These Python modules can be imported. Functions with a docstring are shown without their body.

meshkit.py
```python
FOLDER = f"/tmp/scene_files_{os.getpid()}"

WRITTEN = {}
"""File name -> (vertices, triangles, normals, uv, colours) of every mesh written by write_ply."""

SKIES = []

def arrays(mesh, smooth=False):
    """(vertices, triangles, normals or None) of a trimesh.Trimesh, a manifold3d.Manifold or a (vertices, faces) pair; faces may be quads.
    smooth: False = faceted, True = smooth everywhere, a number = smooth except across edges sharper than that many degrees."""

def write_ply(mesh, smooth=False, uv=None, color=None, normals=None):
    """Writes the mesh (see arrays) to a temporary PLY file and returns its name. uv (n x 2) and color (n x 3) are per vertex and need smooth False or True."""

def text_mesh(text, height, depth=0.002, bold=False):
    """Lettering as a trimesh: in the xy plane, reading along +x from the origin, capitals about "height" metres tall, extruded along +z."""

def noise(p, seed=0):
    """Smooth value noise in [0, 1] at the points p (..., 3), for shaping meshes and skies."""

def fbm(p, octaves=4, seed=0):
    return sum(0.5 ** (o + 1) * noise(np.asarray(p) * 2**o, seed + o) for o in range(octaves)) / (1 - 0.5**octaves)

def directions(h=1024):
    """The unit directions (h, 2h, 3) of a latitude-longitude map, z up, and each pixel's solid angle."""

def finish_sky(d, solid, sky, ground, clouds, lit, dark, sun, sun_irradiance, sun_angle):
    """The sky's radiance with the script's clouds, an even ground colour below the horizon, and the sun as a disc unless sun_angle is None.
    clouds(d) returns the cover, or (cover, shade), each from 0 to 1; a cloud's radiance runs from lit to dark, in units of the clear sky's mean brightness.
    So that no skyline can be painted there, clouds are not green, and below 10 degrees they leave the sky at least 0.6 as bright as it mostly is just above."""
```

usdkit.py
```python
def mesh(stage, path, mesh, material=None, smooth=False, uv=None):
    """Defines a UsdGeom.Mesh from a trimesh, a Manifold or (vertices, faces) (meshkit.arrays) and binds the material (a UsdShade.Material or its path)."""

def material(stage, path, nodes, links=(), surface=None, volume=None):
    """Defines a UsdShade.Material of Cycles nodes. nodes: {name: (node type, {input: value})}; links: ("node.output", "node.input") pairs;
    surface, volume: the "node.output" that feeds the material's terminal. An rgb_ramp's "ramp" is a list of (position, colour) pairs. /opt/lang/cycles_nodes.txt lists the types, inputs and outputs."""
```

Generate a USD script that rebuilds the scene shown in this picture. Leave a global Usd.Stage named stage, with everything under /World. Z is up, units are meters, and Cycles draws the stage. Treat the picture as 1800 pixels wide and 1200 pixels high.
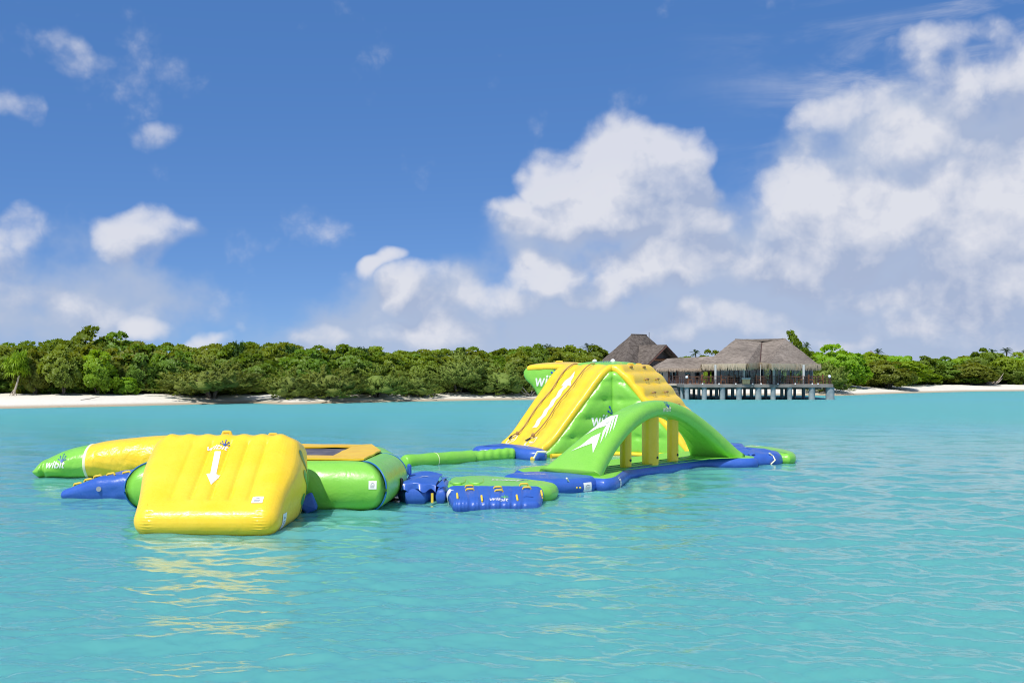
import math, random
import numpy as np, trimesh, shapely, manifold3d as m3
from shapely import affinity
from shapely.geometry import Polygon, Point, box as sbox
from shapely.ops import unary_union
from pxr import Usd, UsdGeom, UsdLux, UsdShade, Gf, Sdf, Vt
import usdkit, meshkit

stage = Usd.Stage.CreateInMemory()
UsdGeom.SetStageUpAxis(stage, UsdGeom.Tokens.z)
UsdGeom.SetStageMetersPerUnit(stage, 1.0)
UsdGeom.Xform.Define(stage, '/World')
UsdGeom.Scope.Define(stage, '/World/Looks')
rng = np.random.default_rng(7)
PI = math.pi

# ------------------------------------------------------------------ camera, sun, sky
CAM_H, FPX, HORIZ = 2.75, 1900.0, 652.0          # eye height, focal length and horizon in 1800 px units
cam = UsdGeom.Camera.Define(stage, '/World/camera')
cam.AddTranslateOp().Set((0, 0, CAM_H)); cam.AddRotateXOp().Set(90.0)
cam.CreateHorizontalApertureAttr(36.0); cam.CreateVerticalApertureAttr(24.0)
cam.CreateFocalLengthAttr(36.0 * FPX / 1800.0)
cam.CreateVerticalApertureOffsetAttr((HORIZ - 600.0) / 1800.0 * 36.0)
cam.CreateClippingRangeAttr(Gf.Vec2f(0.1, 20000))
EXPOSURE = 0.12
cam.CreateExposureAttr(EXPOSURE)

SUN_EL, SUN_XY = math.radians(54.0), (-0.50, -0.87)
sxy = np.array(SUN_XY) / np.hypot(*SUN_XY)
SUN = np.array([sxy[0] * math.cos(SUN_EL), sxy[1] * math.cos(SUN_EL), math.sin(SUN_EL)])
sun = UsdLux.DistantLight.Define(stage, '/World/sun')
sun.CreateIntensityAttr(1.05); sun.CreateAngleAttr(0.53); sun.CreateNormalizeAttr(True)
sun.CreateColorAttr(Gf.Vec3f(1.0, 0.95, 0.87))
zr = math.degrees(math.atan2(SUN[0], -SUN[1]))
sun.AddRotateZOp().Set(zr); sun.AddRotateXOp().Set(90.0 - math.degrees(SUN_EL))

def sky_material():
    SKY_STRENGTH = 0.1
    N, Lk = {}, []
    cnt = [0]
    def node(kind, links=None, **inp):
        cnt[0] += 1; nm = 'n%03d' % cnt[0]
        N[nm] = (kind, inp)
        for k, src in (links or {}).items(): Lk.append((src, f'{nm}.{k}'))
        return nm
    def mth(op, a, b=None, c=None, clamp=False):
        inp, lk = {'math_type': op, 'use_clamp': clamp}, {}
        for k, v in (('value1', a), ('value2', b), ('value3', c)):
            if v is None: continue
            if isinstance(v, str): lk[k] = v
            else: inp[k] = float(v)
        return node('math', lk, **inp) + '.value'
    tc = node('texture_coordinate') + '.generated'
    sep = node('separate_xyz', {'vector': tc})
    X, Y, Z = sep + '.x', sep + '.y', sep + '.z'
    az = mth('arctan2', X, Y)
    el = mth('arcsine', Z)
    p2 = node('combine_xyz', {'x': az, 'y': el}) + '.vector'
    # fractal detail
    n1 = node('noise_texture', {'vector': p2}, scale=13.0, detail=8.0, roughness=0.52) + '.fac'
    n2 = node('noise_texture', {'vector': p2}, scale=7.0, detail=5.0, roughness=0.55) + '.fac'
    ofs = node('vector_math', {'vector1': p2}, math_type='add', vector2=(0.012, -0.022, 0.0)) + '.vector'
    n1b = node('noise_texture', {'vector': ofs}, scale=13.0, detail=8.0, roughness=0.52) + '.fac'
    warp = node('noise_texture', {'vector': p2}, scale=14.0, detail=4.0, roughness=0.6) + '.color'
    def puffs(src):
        wv = node('vector_math', {'vector1': src, 'vector2': node('vector_math', {'vector1': warp}, math_type='scale', scale=0.045) + '.vector'}, math_type='add') + '.vector'
        return node('voronoi_texture', {'vector': wv}, dimensions='2D', feature='smooth_f1', scale=21.0, detail=3.0, roughness=0.55, lacunarity=2.3, smoothness=0.35, use_normalize=True) + '.distance'
    v1, v1b = puffs(p2), puffs(ofs)
    def blob(px, py, rx, ry):
        a = math.atan2(px - 900, FPX); r = math.hypot(FPX, px - 900)
        e = math.atan2(HORIZ - py, r)
        return a, e, rx / FPX, ry / FPX
    # clouds: (x, y, rx, ry, weight) in the units of the photograph, turned into directions of the sky
    big = [(1110, 315, 150, 105, 1.1), (1015, 330, 85, 62, .9), (1205, 310, 75, 85, 1.0), (1070, 385, 200, 58, .95), (935, 360, 80, 32, .75), (1180, 390, 110, 60, 1.0), (1110, 250, 80, 50, .8),
           (1490, 400, 170, 110, .85), (1640, 390, 230, 100, .8), (1770, 430, 220, 130, .85), (1360, 450, 160, 60, .75), (1700, 505, 260, 42, .62), (1130, 480, 120, 48, .75), (1600, 560, 110, 34, .6),
           (850, 520, 120, 42, .56), (745, 500, 52, 38, .62), (688, 468, 40, 18, .66), (800, 580, 110, 36, .42), (960, 490, 110, 34, .6), (1230, 570, 150, 36, .52), (1480, 580, 60, 22, .5),
           (1500, 210, 110, 34, .48), (1640, 260, 190, 60, .6), (1770, 150, 140, 90, .72), (1690, 90, 120, 46, .5),
           (240, 402, 66, 46, .78), (250, 550, 52, 24, .5), (400, 592, 60, 24, .58), (15, 430, 95, 62, .55), (60, 540, 160, 42, .36), (0, 470, 130, 52, .4), (306, 240, 60, 32, .38), (0, 175, 36, 30, .34),
           (70, 80, 80, 40, .30), (555, 588, 56, 20, .3),
           (2150, 400, 420, 260, .9), (2500, 300, 400, 200, .85), (-300, 480, 260, 110, .8), (-700, 430, 300, 140, .8), (-1500, 300, 400, 160, .8)]
    def field(src, cl):
        den = None
        for (px, py, rx, ry, w) in cl:
            a, e, ra, re = blob(px, py, rx, ry)
            ra, re = ra * 1.06, re * 1.06
            d = node('mapping', {'vector': src}, mapping_type='point', location=(-a / ra, -e / re, 0.0), scale=(1 / ra, 1 / re, 1.0)) + '.vector'
            ln = node('vector_math', {'vector1': d}, math_type='length') + '.value'
            v = mth('maximum', mth('multiply_add', mth('multiply', ln, ln), -1.05 * w, 1.45 * w), -0.3)
            den = v if den is None else mth('smoothmax', den, v, 0.12)
        return den
    w3 = node('noise_texture', {'vector': p2}, scale=9.0, detail=3.0, roughness=0.55) + '.color'
    w3 = node('vector_math', {'vector1': w3}, math_type='subtract', vector2=(0.5, 0.5, 0.5)) + '.vector'
    w3 = node('vector_math', {'vector1': w3}, math_type='multiply', vector2=(0.16, 0.09, 0.0)) + '.vector'
    pw = node('vector_math', {'vector1': p2, 'vector2': w3}, math_type='add') + '.vector'
    den = field(pw, big)
    up = node('vector_math', {'vector1': pw}, math_type='add', vector2=(-0.010, 0.022, 0.0)) + '.vector'
    slope_up = mth('subtract', den, field(up, big))
    # scattered clouds over the rest of the sky
    gen = node('noise_texture', {'vector': tc}, scale=2.3, detail=6.0, roughness=0.6) + '.fac'
    behind = node('map_range', {'value': Y}, from_min=0.75, from_max=0.35, to_min=0.0, to_max=1.0, clamp=True) + '.result'
    gd = mth('multiply', behind, node('map_range', {'value': gen}, from_min=0.40, from_max=0.68, to_min=0.0, to_max=1.1, clamp=True) + '.result')
    den = mth('maximum', den, gd)
    dn = mth('add', den, mth('multiply', mth('subtract', n1, 0.5), 1.7))
    dn = mth('add', dn, mth('multiply', mth('subtract', n2, 0.5), 0.9))
    dn = mth('add', dn, mth('multiply', mth('subtract', 0.42, v1), 0.7))
    al = node('map_range', {'value': dn}, range_type='smoothstep', from_min=0.24, from_max=1.05, to_min=0.0, to_max=0.9, clamp=True) + '.result'
    # soft grey bank behind the cumulus
    bank = [(1480, 490, 420, 140, 1.5), (1730, 380, 330, 200, 1.55), (1150, 590, 620, 95, 1.25), (1090, 420, 240, 110, .9), (1650, 560, 520, 140, 1.35), (790, 540, 160, 90, 1.0), (60, 520, 240, 100, .85), (1800, 130, 200, 110, .5), (2300, 420, 500, 260, 1.0), (-500, 500, 420, 100, .8)]
    bk = None
    for (px, py, rx, ry, w) in bank:
        a, e, ra, re = blob(px, py, rx, ry)
        d = node('mapping', {'vector': p2}, mapping_type='point', location=(-a / ra, -e / re, 0.0), scale=(1 / ra, 1 / re, 1.0)) + '.vector'
        ln = node('vector_math', {'vector1': d}, math_type='length') + '.value'
        v = mth('multiply_add', mth('multiply', ln, ln), -0.55 * w, w)
        bk = v if bk is None else mth('smoothmax', bk, v, 0.2)
    bk = mth('add', bk, mth('multiply', mth('subtract', n2, 0.5), 1.3))
    bk = mth('add', bk, mth('multiply', mth('subtract', n1, 0.5), 1.7))
    ba = node('map_range', {'value': bk}, range_type='smoothstep', from_min=0.15, from_max=0.95, to_min=0.0, to_max=0.86, clamp=True) + '.result'
    # thin high veil on the right hand side
    veil_v = node('mapping', {'vector': p2}, mapping_type='point', location=(0, 0, 3.0), rotation=(0, 0, -0.6), scale=(3.0, 11.0, 1.0)) + '.vector'
    veil = node('noise_texture', {'vector': veil_v}, scale=2.2, detail=8.0, roughness=0.62, distortion=0.6) + '.fac'
    veil_m = node('map_range', {'value': az}, range_type='smoothstep', from_min=0.12, from_max=0.40, to_min=0.0, to_max=0.85, clamp=True) + '.result'
    veil = mth('multiply', veil_m, node('map_range', {'value': veil}, range_type='smoothstep', from_min=0.38, from_max=0.78, to_min=0.0, to_max=0.8, clamp=True) + '.result')
    al = mth('maximum', al, veil)
    low = node('map_range', {'value': el}, range_type='smoothstep', from_min=0.0, from_max=0.14, to_min=0.0, to_max=1.0, clamp=True) + '.result'
    # lit and shaded sides of the clouds
    relief = mth('add', mth('multiply', mth('subtract', n1b, n1), -2.8), mth('multiply', mth('subtract', v1b, v1), 1.3))
    shade = mth('add', mth('multiply', mth('subtract', n2, 0.5), 1.5), mth('add', mth('multiply_add', slope_up, 1.15, relief), mth('multiply_add', low, 0.12, 0.42)), clamp=True)
    sky = node('sky_texture', sky_type='single_scattering', sun_disc=False, sun_elevation=SUN_EL, sun_rotation=math.atan2(SUN[0], SUN[1]), altitude=0.0, air_density=AIR[0], aerosol_density=AIR[1], ozone_density=AIR[2]) + '.color'
    sky = node('hsv', {'color': sky}, hue=0.5, saturation=AIR[3], value=AIR[4], fac=1.0) + '.color'
    sky = node('mix', {'color1': sky}, fac=0.55, color2=SKY_BLUE) + '.color'
    cl = node('mix', {'fac': shade}, color1=CLOUD_DARK, color2=CLOUD_LIT) + '.color'
    sky = node('mix', {'fac': ba, 'color1': sky}, color2=CLOUD_BANK) + '.color'
    col = node('mix', {'fac': al, 'color1': sky, 'color2': cl}) + '.color'
    N['bg'] = ('background_shader', {'strength': SKY_STRENGTH}); Lk.append((col, 'bg.color'))
    return usdkit.material(stage, '/World/Looks/sky_look', N, Lk, surface='bg.background')

AIR, SKY_BLUE = (0.5, 0.1, 4.0, 1.0, 1.0), (0.68, 2.3, 6.3)
CLOUD_LIT, CLOUD_DARK, CLOUD_BANK = (7.0, 7.1, 7.7), (3.6, 4.3, 6.0), (4.1, 4.85, 6.4)
dome = UsdLux.DomeLight.Define(stage, '/World/sky')
dome.CreateIntensityAttr(1.0)
UsdShade.MaterialBindingAPI.Apply(dome.GetPrim()).Bind(sky_material())
for k, v in (('kind', 'structure'), ('label', 'blue sky with white cumulus clouds above the island'), ('category', 'sky')): dome.GetPrim().SetCustomDataByKey(k, v)

# ------------------------------------------------------------------ helpers
_used = {}
def numbered(path):
    if path not in _used: _used[path] = 0; return path
    _used[path] += 1
    return f'{path}_{_used[path]:03d}'

def setdata(prim, label=None, cat=None, group=None, kind=None):
    for k, v in (('label', label), ('category', cat), ('group', group), ('kind', kind)):
        if v: prim.SetCustomDataByKey(k, v)

class Thing:
    def __init__(s, name, label, cat, loc=(0, 0, 0), group=None, kind=None, root='/World'):
        s.path = numbered(f'{root}/{name}'); s.loc = np.array(loc, float)
        s.x = UsdGeom.Xform.Define(stage, s.path)
        s.x.AddTranslateOp().Set(tuple(map(float, s.loc)))
        setdata(s.x.GetPrim(), label, cat, group, kind)
    def part(s, name, mesh, mat, smooth=40, parent=None, label=None, kind=None):
        """mesh in world coordinates"""
        v, f, _ = meshkit.arrays(mesh)
        m = trimesh.Trimesh(v - s.loc, f, process=False)
        path = numbered(f'{parent or s.path}/{name}')
        p = usdkit.mesh(stage, path, m, mat, smooth=smooth)
        setdata(p.GetPrim(), label, kind=kind)
        return path

def single(name, mesh, mat, label, cat, group=None, kind=None, smooth=False):
    p = usdkit.mesh(stage, numbered('/World/' + name), mesh, mat, smooth=smooth)
    setdata(p.GetPrim(), label, cat, group, kind)
    return p

def U(px, py, z=0.0):
    """the point at height z that the photograph shows at (px, py)"""
    d = FPX * (CAM_H - z) / (py - HORIZ)
    return np.array([(px - 900) / FPX * d, d, z])
def XD(px, d): return (px - 900) / FPX * d
def ZD(py, d): return CAM_H - (py - HORIZ) / FPX * d
def nrm(v): v = np.asarray(v, float); return v / np.linalg.norm(v)
cat_ = trimesh.util.concatenate

def box(c, s, rz=0.0, bev=0.0):
    c, s = np.asarray(c, float), np.asarray(s, float)
    if bev > 0:
        pts = [np.array([a * (s[0] / 2 - bx), b * (s[1] / 2 - by), e * (s[2] / 2 - bz)]) for a in (-1, 1) for b in (-1, 1) for e in (-1, 1)
               for bx, by, bz in ((0, bev, bev), (bev, 0, bev), (bev, bev, 0))]
        m = trimesh.convex.convex_hull(np.array(pts))
    else: m = trimesh.creation.box(s)
    if rz: m.apply_transform(trimesh.transformations.rotation_matrix(rz, [0, 0, 1]))
    m.apply_translation(c); return m

def loft(S, cap=(True, True), closed=False):
    """S: (sections, points, 3) loops of equal length"""
    S = np.asarray(S, float); n, k = S.shape[:2]
    v = list(S.reshape(-1, 3)); f = []
    i = np.arange(k); j = (i + 1) % k
    for a in range(n if closed else n - 1):
        b = (a + 1) % n
        f.append(np.stack([a * k + i, a * k + j, b * k + j], 1)); f.append(np.stack([a * k + i, b * k + j, b * k + i], 1))
    f = np.vstack(f)
    if not closed:
        for on, a in ((cap[0], 0), (cap[1], n - 1)):
            if on:
                c = len(v); v.append(S[a].mean(0))
                t = np.stack([np.full(k, c), a * k + j, a * k + i], 1) if a == 0 else np.stack([np.full(k, c), a * k + i, a * k + j], 1)
                f = np.vstack([f, t])
    m = trimesh.Trimesh(np.array(v), f, process=False)
    if m.is_watertight and m.volume < 0: m.invert()
    return m

def rrect(w, h, r, n=48):
    """closed loop of n points of a rounded rectangle, starting at bottom centre"""
    r = min(r, w / 2 - 1e-4, h / 2 - 1e-4)
    g = sbox(-w / 2 + r, -h / 2 + r, w / 2 - r, h / 2 - r).buffer(r, 12).exterior
    L = g.length
    c = np.array(g.coords); 
    pts = np.array([g.interpolate((t + 0.5) / n * L).coords[0] for t in range(n)])
    return pts

def tube(P, r, sides=10, cap=True):
    P = np.asarray(P, float); n = len(P)
    r = np.broadcast_to(np.asarray(r, float), (n,))
    t = np.gradient(P, axis=0); t /= np.linalg.norm(t, axis=1, keepdims=True) + 1e-12
    up = np.array([0, 0, 1.0]) if abs(t[:, 2]).mean() < .9 else np.array([1.0, 0, 0])
    S = []
    ang = np.arange(sides) / sides * 2 * PI
    for i in range(n):
        a = nrm(np.cross(t[i], up)); b = np.cross(a, t[i])
        S.append(P[i] + r[i] * (np.cos(ang)[:, None] * a + np.sin(ang)[:, None] * b))
    return loft(S, (cap, cap))

def sphere(c, r, sub=2, s=(1, 1, 1)):
    m = trimesh.creation.icosphere(subdivisions=sub, radius=r); m.apply_scale(s); m.apply_translation(c); return m

def hull_puff(spheres, refine=None, seg=32):
    """convex hull of spheres (centre, radius), finely meshed"""
    pts = []
    base = trimesh.creation.icosphere(subdivisions=3, radius=1.0).vertices
    for c, r in spheres: pts.append(np.asarray(c) + base * r)
    m = m3.Manifold.hull_points(np.vstack(pts).astype(float))
    if refine: m = m.refine_to_length(refine)
    mm = m.to_mesh()
    t = trimesh.Trimesh(np.array(mm.vert_properties[:, :3], float), np.array(mm.tri_verts), process=False)
    t.merge_vertices()
    return t

def smooth_poly(pts, n=160, it=2):
    p = np.asarray(pts, float)
    for _ in range(it):
        q = np.roll(p, -1, 0)
        p = np.stack([.75 * p + .25 * q, .25 * p + .75 * q], 1).reshape(-1, p.shape[1])
    p2 = np.vstack([p, p[:1]]); s = np.r_[0, np.cumsum(np.linalg.norm(np.diff(p2, axis=0), axis=1))]
    t = np.arange(n) / n * s[-1]
    return np.stack([np.interp(t, s, p2[:, k]) for k in range(p.shape[1])], 1)

def slab(poly, z0, z1, r=None, split=60.0, n=160, it=2, crown=0.03, tilt=None):
    """inflated mat: closed plan outline, rounded side; returns (side band, top panel)"""
    P = smooth_poly(poly, n, it)
    if Polygon(P).exterior.is_ccw is False: P = P[::-1]
    r = r or (z1 - z0) / 2
    e = np.roll(P, -1, 0) - np.roll(P, 1, 0); nr = np.stack([e[:, 1], -e[:, 0]], 1); nr /= np.linalg.norm(nr, axis=1, keepdims=True)
    zc0, zc1 = z0 + r, z1 - r
    def ring(th):
        zc = zc1 if th >= 0 else zc0
        return np.column_stack([P + nr * (r * math.cos(math.radians(th)) - r), np.full(len(P), zc + r * math.sin(math.radians(th)))])
    side = loft([ring(t) for t in (-90, -65, -40, -15, 0.0, 12, 25, 38, split)] if split >= 45 else [ring(t) for t in (-90, -60, -30, 0, split)], (True, False))
    edge = [ring(t) for t in np.linspace(split, 90, 4)]
    inner = edge[-1]
    c = np.array([*Polygon(inner[:, :2]).centroid.coords[0], 0])
    rings = edge[:]
    for k in (0.9, 0.75, 0.55, 0.35, 0.15):
        q = inner.copy(); q[:, :2] = c[:2] + (inner[:, :2] - c[:2]) * k; q[:, 2] = z1 + crown * (1 - k * k); rings.append(q)
    top = loft(rings, (False, True))
    if top.face_normals[:, 2].mean() < 0: top.invert()
    if side.volume < 0: side.invert()
    for m in (side, top):
        if tilt is not None: m.vertices[:, 2] += (m.vertices[:, :2] - c[:2]) @ np.asarray(tilt)
    return side, top

def flat_poly(g):
    out = []
    for p in getattr(g, 'geoms', [g]):
        v, f = trimesh.creation.triangulate_polygon(p, engine='earcut')
        out.append(trimesh.Trimesh(np.column_stack([v, np.zeros(len(v))]), f, process=False))
    return cat_(out)

def flat_text(text, h, bold=True, shear=0.0):
    m = meshkit.text_mesh(text, h, 0.01, bold)
    k = m.face_normals[:, 2] > .9
    m = m.submesh([np.nonzero(k)[0]], append=True); m.vertices[:, 2] = 0
    m.vertices[:, 0] += shear * m.vertices[:, 1]
    m.vertices[:, 0] -= m.bounds[:, 0].mean()
    return m

def decal(flat, o, u, v, target, off=0.008, size=0.06):
    """prints a flat figure on a curved surface"""
    u, v = nrm(u), np.asarray(v, float); v = nrm(v - u * (u @ v)); n = np.cross(u, v)
    m = flat
    if size:
        vv, ff = trimesh.remesh.subdivide_to_size(m.vertices, m.faces, size, max_iter=12); m = trimesh.Trimesh(vv, ff, process=False)
    p = np.asarray(o) + m.vertices[:, :1] * u + m.vertices[:, 1:2] * v
    org = p + n * 0.8
    loc, ri, _ = target.ray.intersects_location(org, np.repeat(-n[None], len(org), 0), multiple_hits=False)
    q = p.copy(); hit = np.zeros(len(p), bool)
    good = np.abs(((loc - p[ri]) @ n)) < 0.5
    q[ri[good]] = loc[good]; hit[ri[good]] = True
    faces = m.faces[hit[m.faces].all(1)]
    if len(faces) == 0: faces = m.faces
    r = trimesh.Trimesh(q + n * off, faces, process=False); r.remove_unreferenced_vertices()
    return r

def splash(s):
    """five drops rising from a small blob"""
    g = [Point(0, 0).buffer(.16 * s)]
    for a, L in ((-62, .62), (-32, .78), (0, .95), (30, .8), (60, .6)):
        d = np.array([math.sin(math.radians(a)), math.cos(math.radians(a))]) * L * s
        g.append(unary_union([Point(*(d * .15)).buffer(.05 * s), Point(*d).buffer(.035 * s)]).convex_hull); g.append(Point(*d).buffer(.09 * s))
    return flat_poly(unary_union(g))

def arrow(w, L, hw, hl):
    return flat_poly(Polygon([(-w / 2, 0), (w / 2, 0), (w / 2 * .9, L - hl), (hw / 2, L - hl), (0, L), (-hw / 2, L - hl), (-w / 2 * .9, L - hl)]))

# ------------------------------------------------------------------ materials
def M(name): return '/World/Looks/' + name
def simple(name, col, rough=0.6, spec=0.5, noise=None, bump=None, metallic=0.0, coat=0.0, var=None):
    N = {'p': ('principled_bsdf', {'base_color': col, 'roughness': rough, 'specular_ior_level': spec, 'metallic': metallic, 'coat_weight': coat, 'coat_roughness': 0.12})}
    Lk = []
    if noise or bump: N['g'] = ('geometry', {})
    if noise:                                   # (scale, second colour, contrast lo, hi)
        sc, c2, lo, hi = noise
        N['n'] = ('noise_texture', {'scale': sc, 'detail': 6.0, 'roughness': 0.6}); N['r'] = ('map_range', {'from_min': lo, 'from_max': hi, 'clamp': True})
        N['m'] = ('mix', {'color1': col, 'color2': c2})
        Lk += [('g.position', 'n.vector'), ('n.fac', 'r.value'), ('r.result', 'm.fac'), ('m.color', 'p.base_color')]
    if bump:
        sc, st, dist = bump
        N['bn'] = ('noise_texture', {'scale': sc, 'detail': 4.0, 'roughness': 0.55}); N['b'] = ('bump', {'strength': st, 'distance': dist})
        Lk += [('g.position', 'bn.vector'), ('bn.fac', 'b.height'), ('b.normal', 'p.normal')]
    return usdkit.material(stage, M(name), N, Lk, surface='p.BSDF')

def vinyl(name, col, faded, rough=0.3, wr=0.35):
    N = {'p': ('principled_bsdf', {'base_color': col, 'roughness': rough, 'specular_ior_level': 0.5}),
         'g': ('geometry', {}),
         'n': ('noise_texture', {'scale': 1.3, 'detail': 5.0, 'roughness': 0.6}), 'r': ('map_range', {'from_min': 0.35, 'from_max': 0.7, 'clamp': True}), 'm': ('mix', {'color1': col, 'color2': faded}),
         'n2': ('noise_texture', {'scale': 2.6, 'detail': 3.0, 'roughness': 0.5, 'distortion': 0.6}),
         'n3': ('noise_texture', {'scale': 22.0, 'detail': 3.0, 'roughness': 0.6, 'distortion': 1.2}),
         'a': ('math', {'math_type': 'multiply_add', 'value2': 0.07}),
         'b': ('bump', {'strength': wr, 'distance': 0.06}),
         'rr': ('map_range', {'from_min': 0.3, 'from_max': 0.7, 'to_min': rough - .06, 'to_max': rough + .12, 'clamp': True})}
    N['sz'] = ('separate_xyz', {}); N['wz'] = ('math', {'math_type': 'multiply_add', 'value2': -0.11}); N['wr'] = ('map_range', {'from_min': 0.035, 'from_max': -0.02, 'clamp': True})
    N['wm'] = ('mix', {'mix_type': 'multiply', 'color2': (0.72, 0.76, 0.78)})
    Lk = [('g.position', 'n.vector'), ('n.fac', 'r.value'), ('r.result', 'm.fac'), ('g.position', 'sz.vector'), ('n2.fac', 'wz.value1'), ('sz.z', 'wz.value3'), ('wz.value', 'wr.value'), ('wr.result', 'wm.fac'), ('m.color', 'wm.color1'), ('wm.color', 'p.base_color'),
          ('g.position', 'n2.vector'), ('g.position', 'n3.vector'), ('n3.fac', 'a.value1'), ('n2.fac', 'a.value3'), ('a.value', 'b.height'), ('b.normal', 'p.normal'),
          ('n3.fac', 'rr.value'), ('rr.result', 'p.roughness')]
    return usdkit.material(stage, M(name), N, Lk, surface='p.BSDF')

GREEN = vinyl('green_vinyl', (0.20, 0.55, 0.055), (0.24, 0.58, 0.08))
YELLOW = vinyl('yellow_vinyl', (0.88, 0.575, 0.018), (0.90, 0.62, 0.045))
YELLOW_SLACK = vinyl('slack_yellow_vinyl', (0.88, 0.575, 0.018), (0.90, 0.62, 0.045), .27, 1.0)
GREEN_SLACK = vinyl('slack_green_vinyl', (0.20, 0.55, 0.055), (0.24, 0.58, 0.08), .27, .8)
BLUE = vinyl('blue_vinyl', (0.03, 0.105, 0.46), (0.045, 0.13, 0.5))
DKGREEN = vinyl('green_print', (0.035, 0.20, 0.04), (0.04, 0.22, 0.05))
WHITE = simple('white_print', (0.82, 0.82, 0.80), 0.4)
BLUEP = simple('blue_print', (0.012, 0.09, 0.40), 0.4)
GREENP = simple('light_green_print', (0.2, 0.6, 0.05), 0.4)
SEAM_BLUE = simple('blue_piping', (0.02, 0.15, 0.42), 0.4)
SEAM_PALE = simple('pale_seam', (0.85, 0.80, 0.55), 0.5)
BLACK = simple('black_rubber', (0.02, 0.02, 0.022), 0.6)
STRAP = simple('yellow_webbing', (0.75, 0.52, 0.05), 0.7)
ROPE = simple('brown_rope', (0.34, 0.20, 0.085), 0.9)
GREY_INK = simple('grey_ink', (0.25, 0.27, 0.3), 0.6)
PAD_YELLOW = simple('yellow_pad', (0.78, 0.47, 0.02), 0.45, bump=(3.0, .25, .03), noise=(2.0, (0.82, 0.55, 0.03), .4, .65))
MESH_MAT = simple('grey_jump_mat', (0.07, 0.07, 0.095), 0.8, noise=(2.2, (0.13, 0.12, 0.14), .42, .6))
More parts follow.
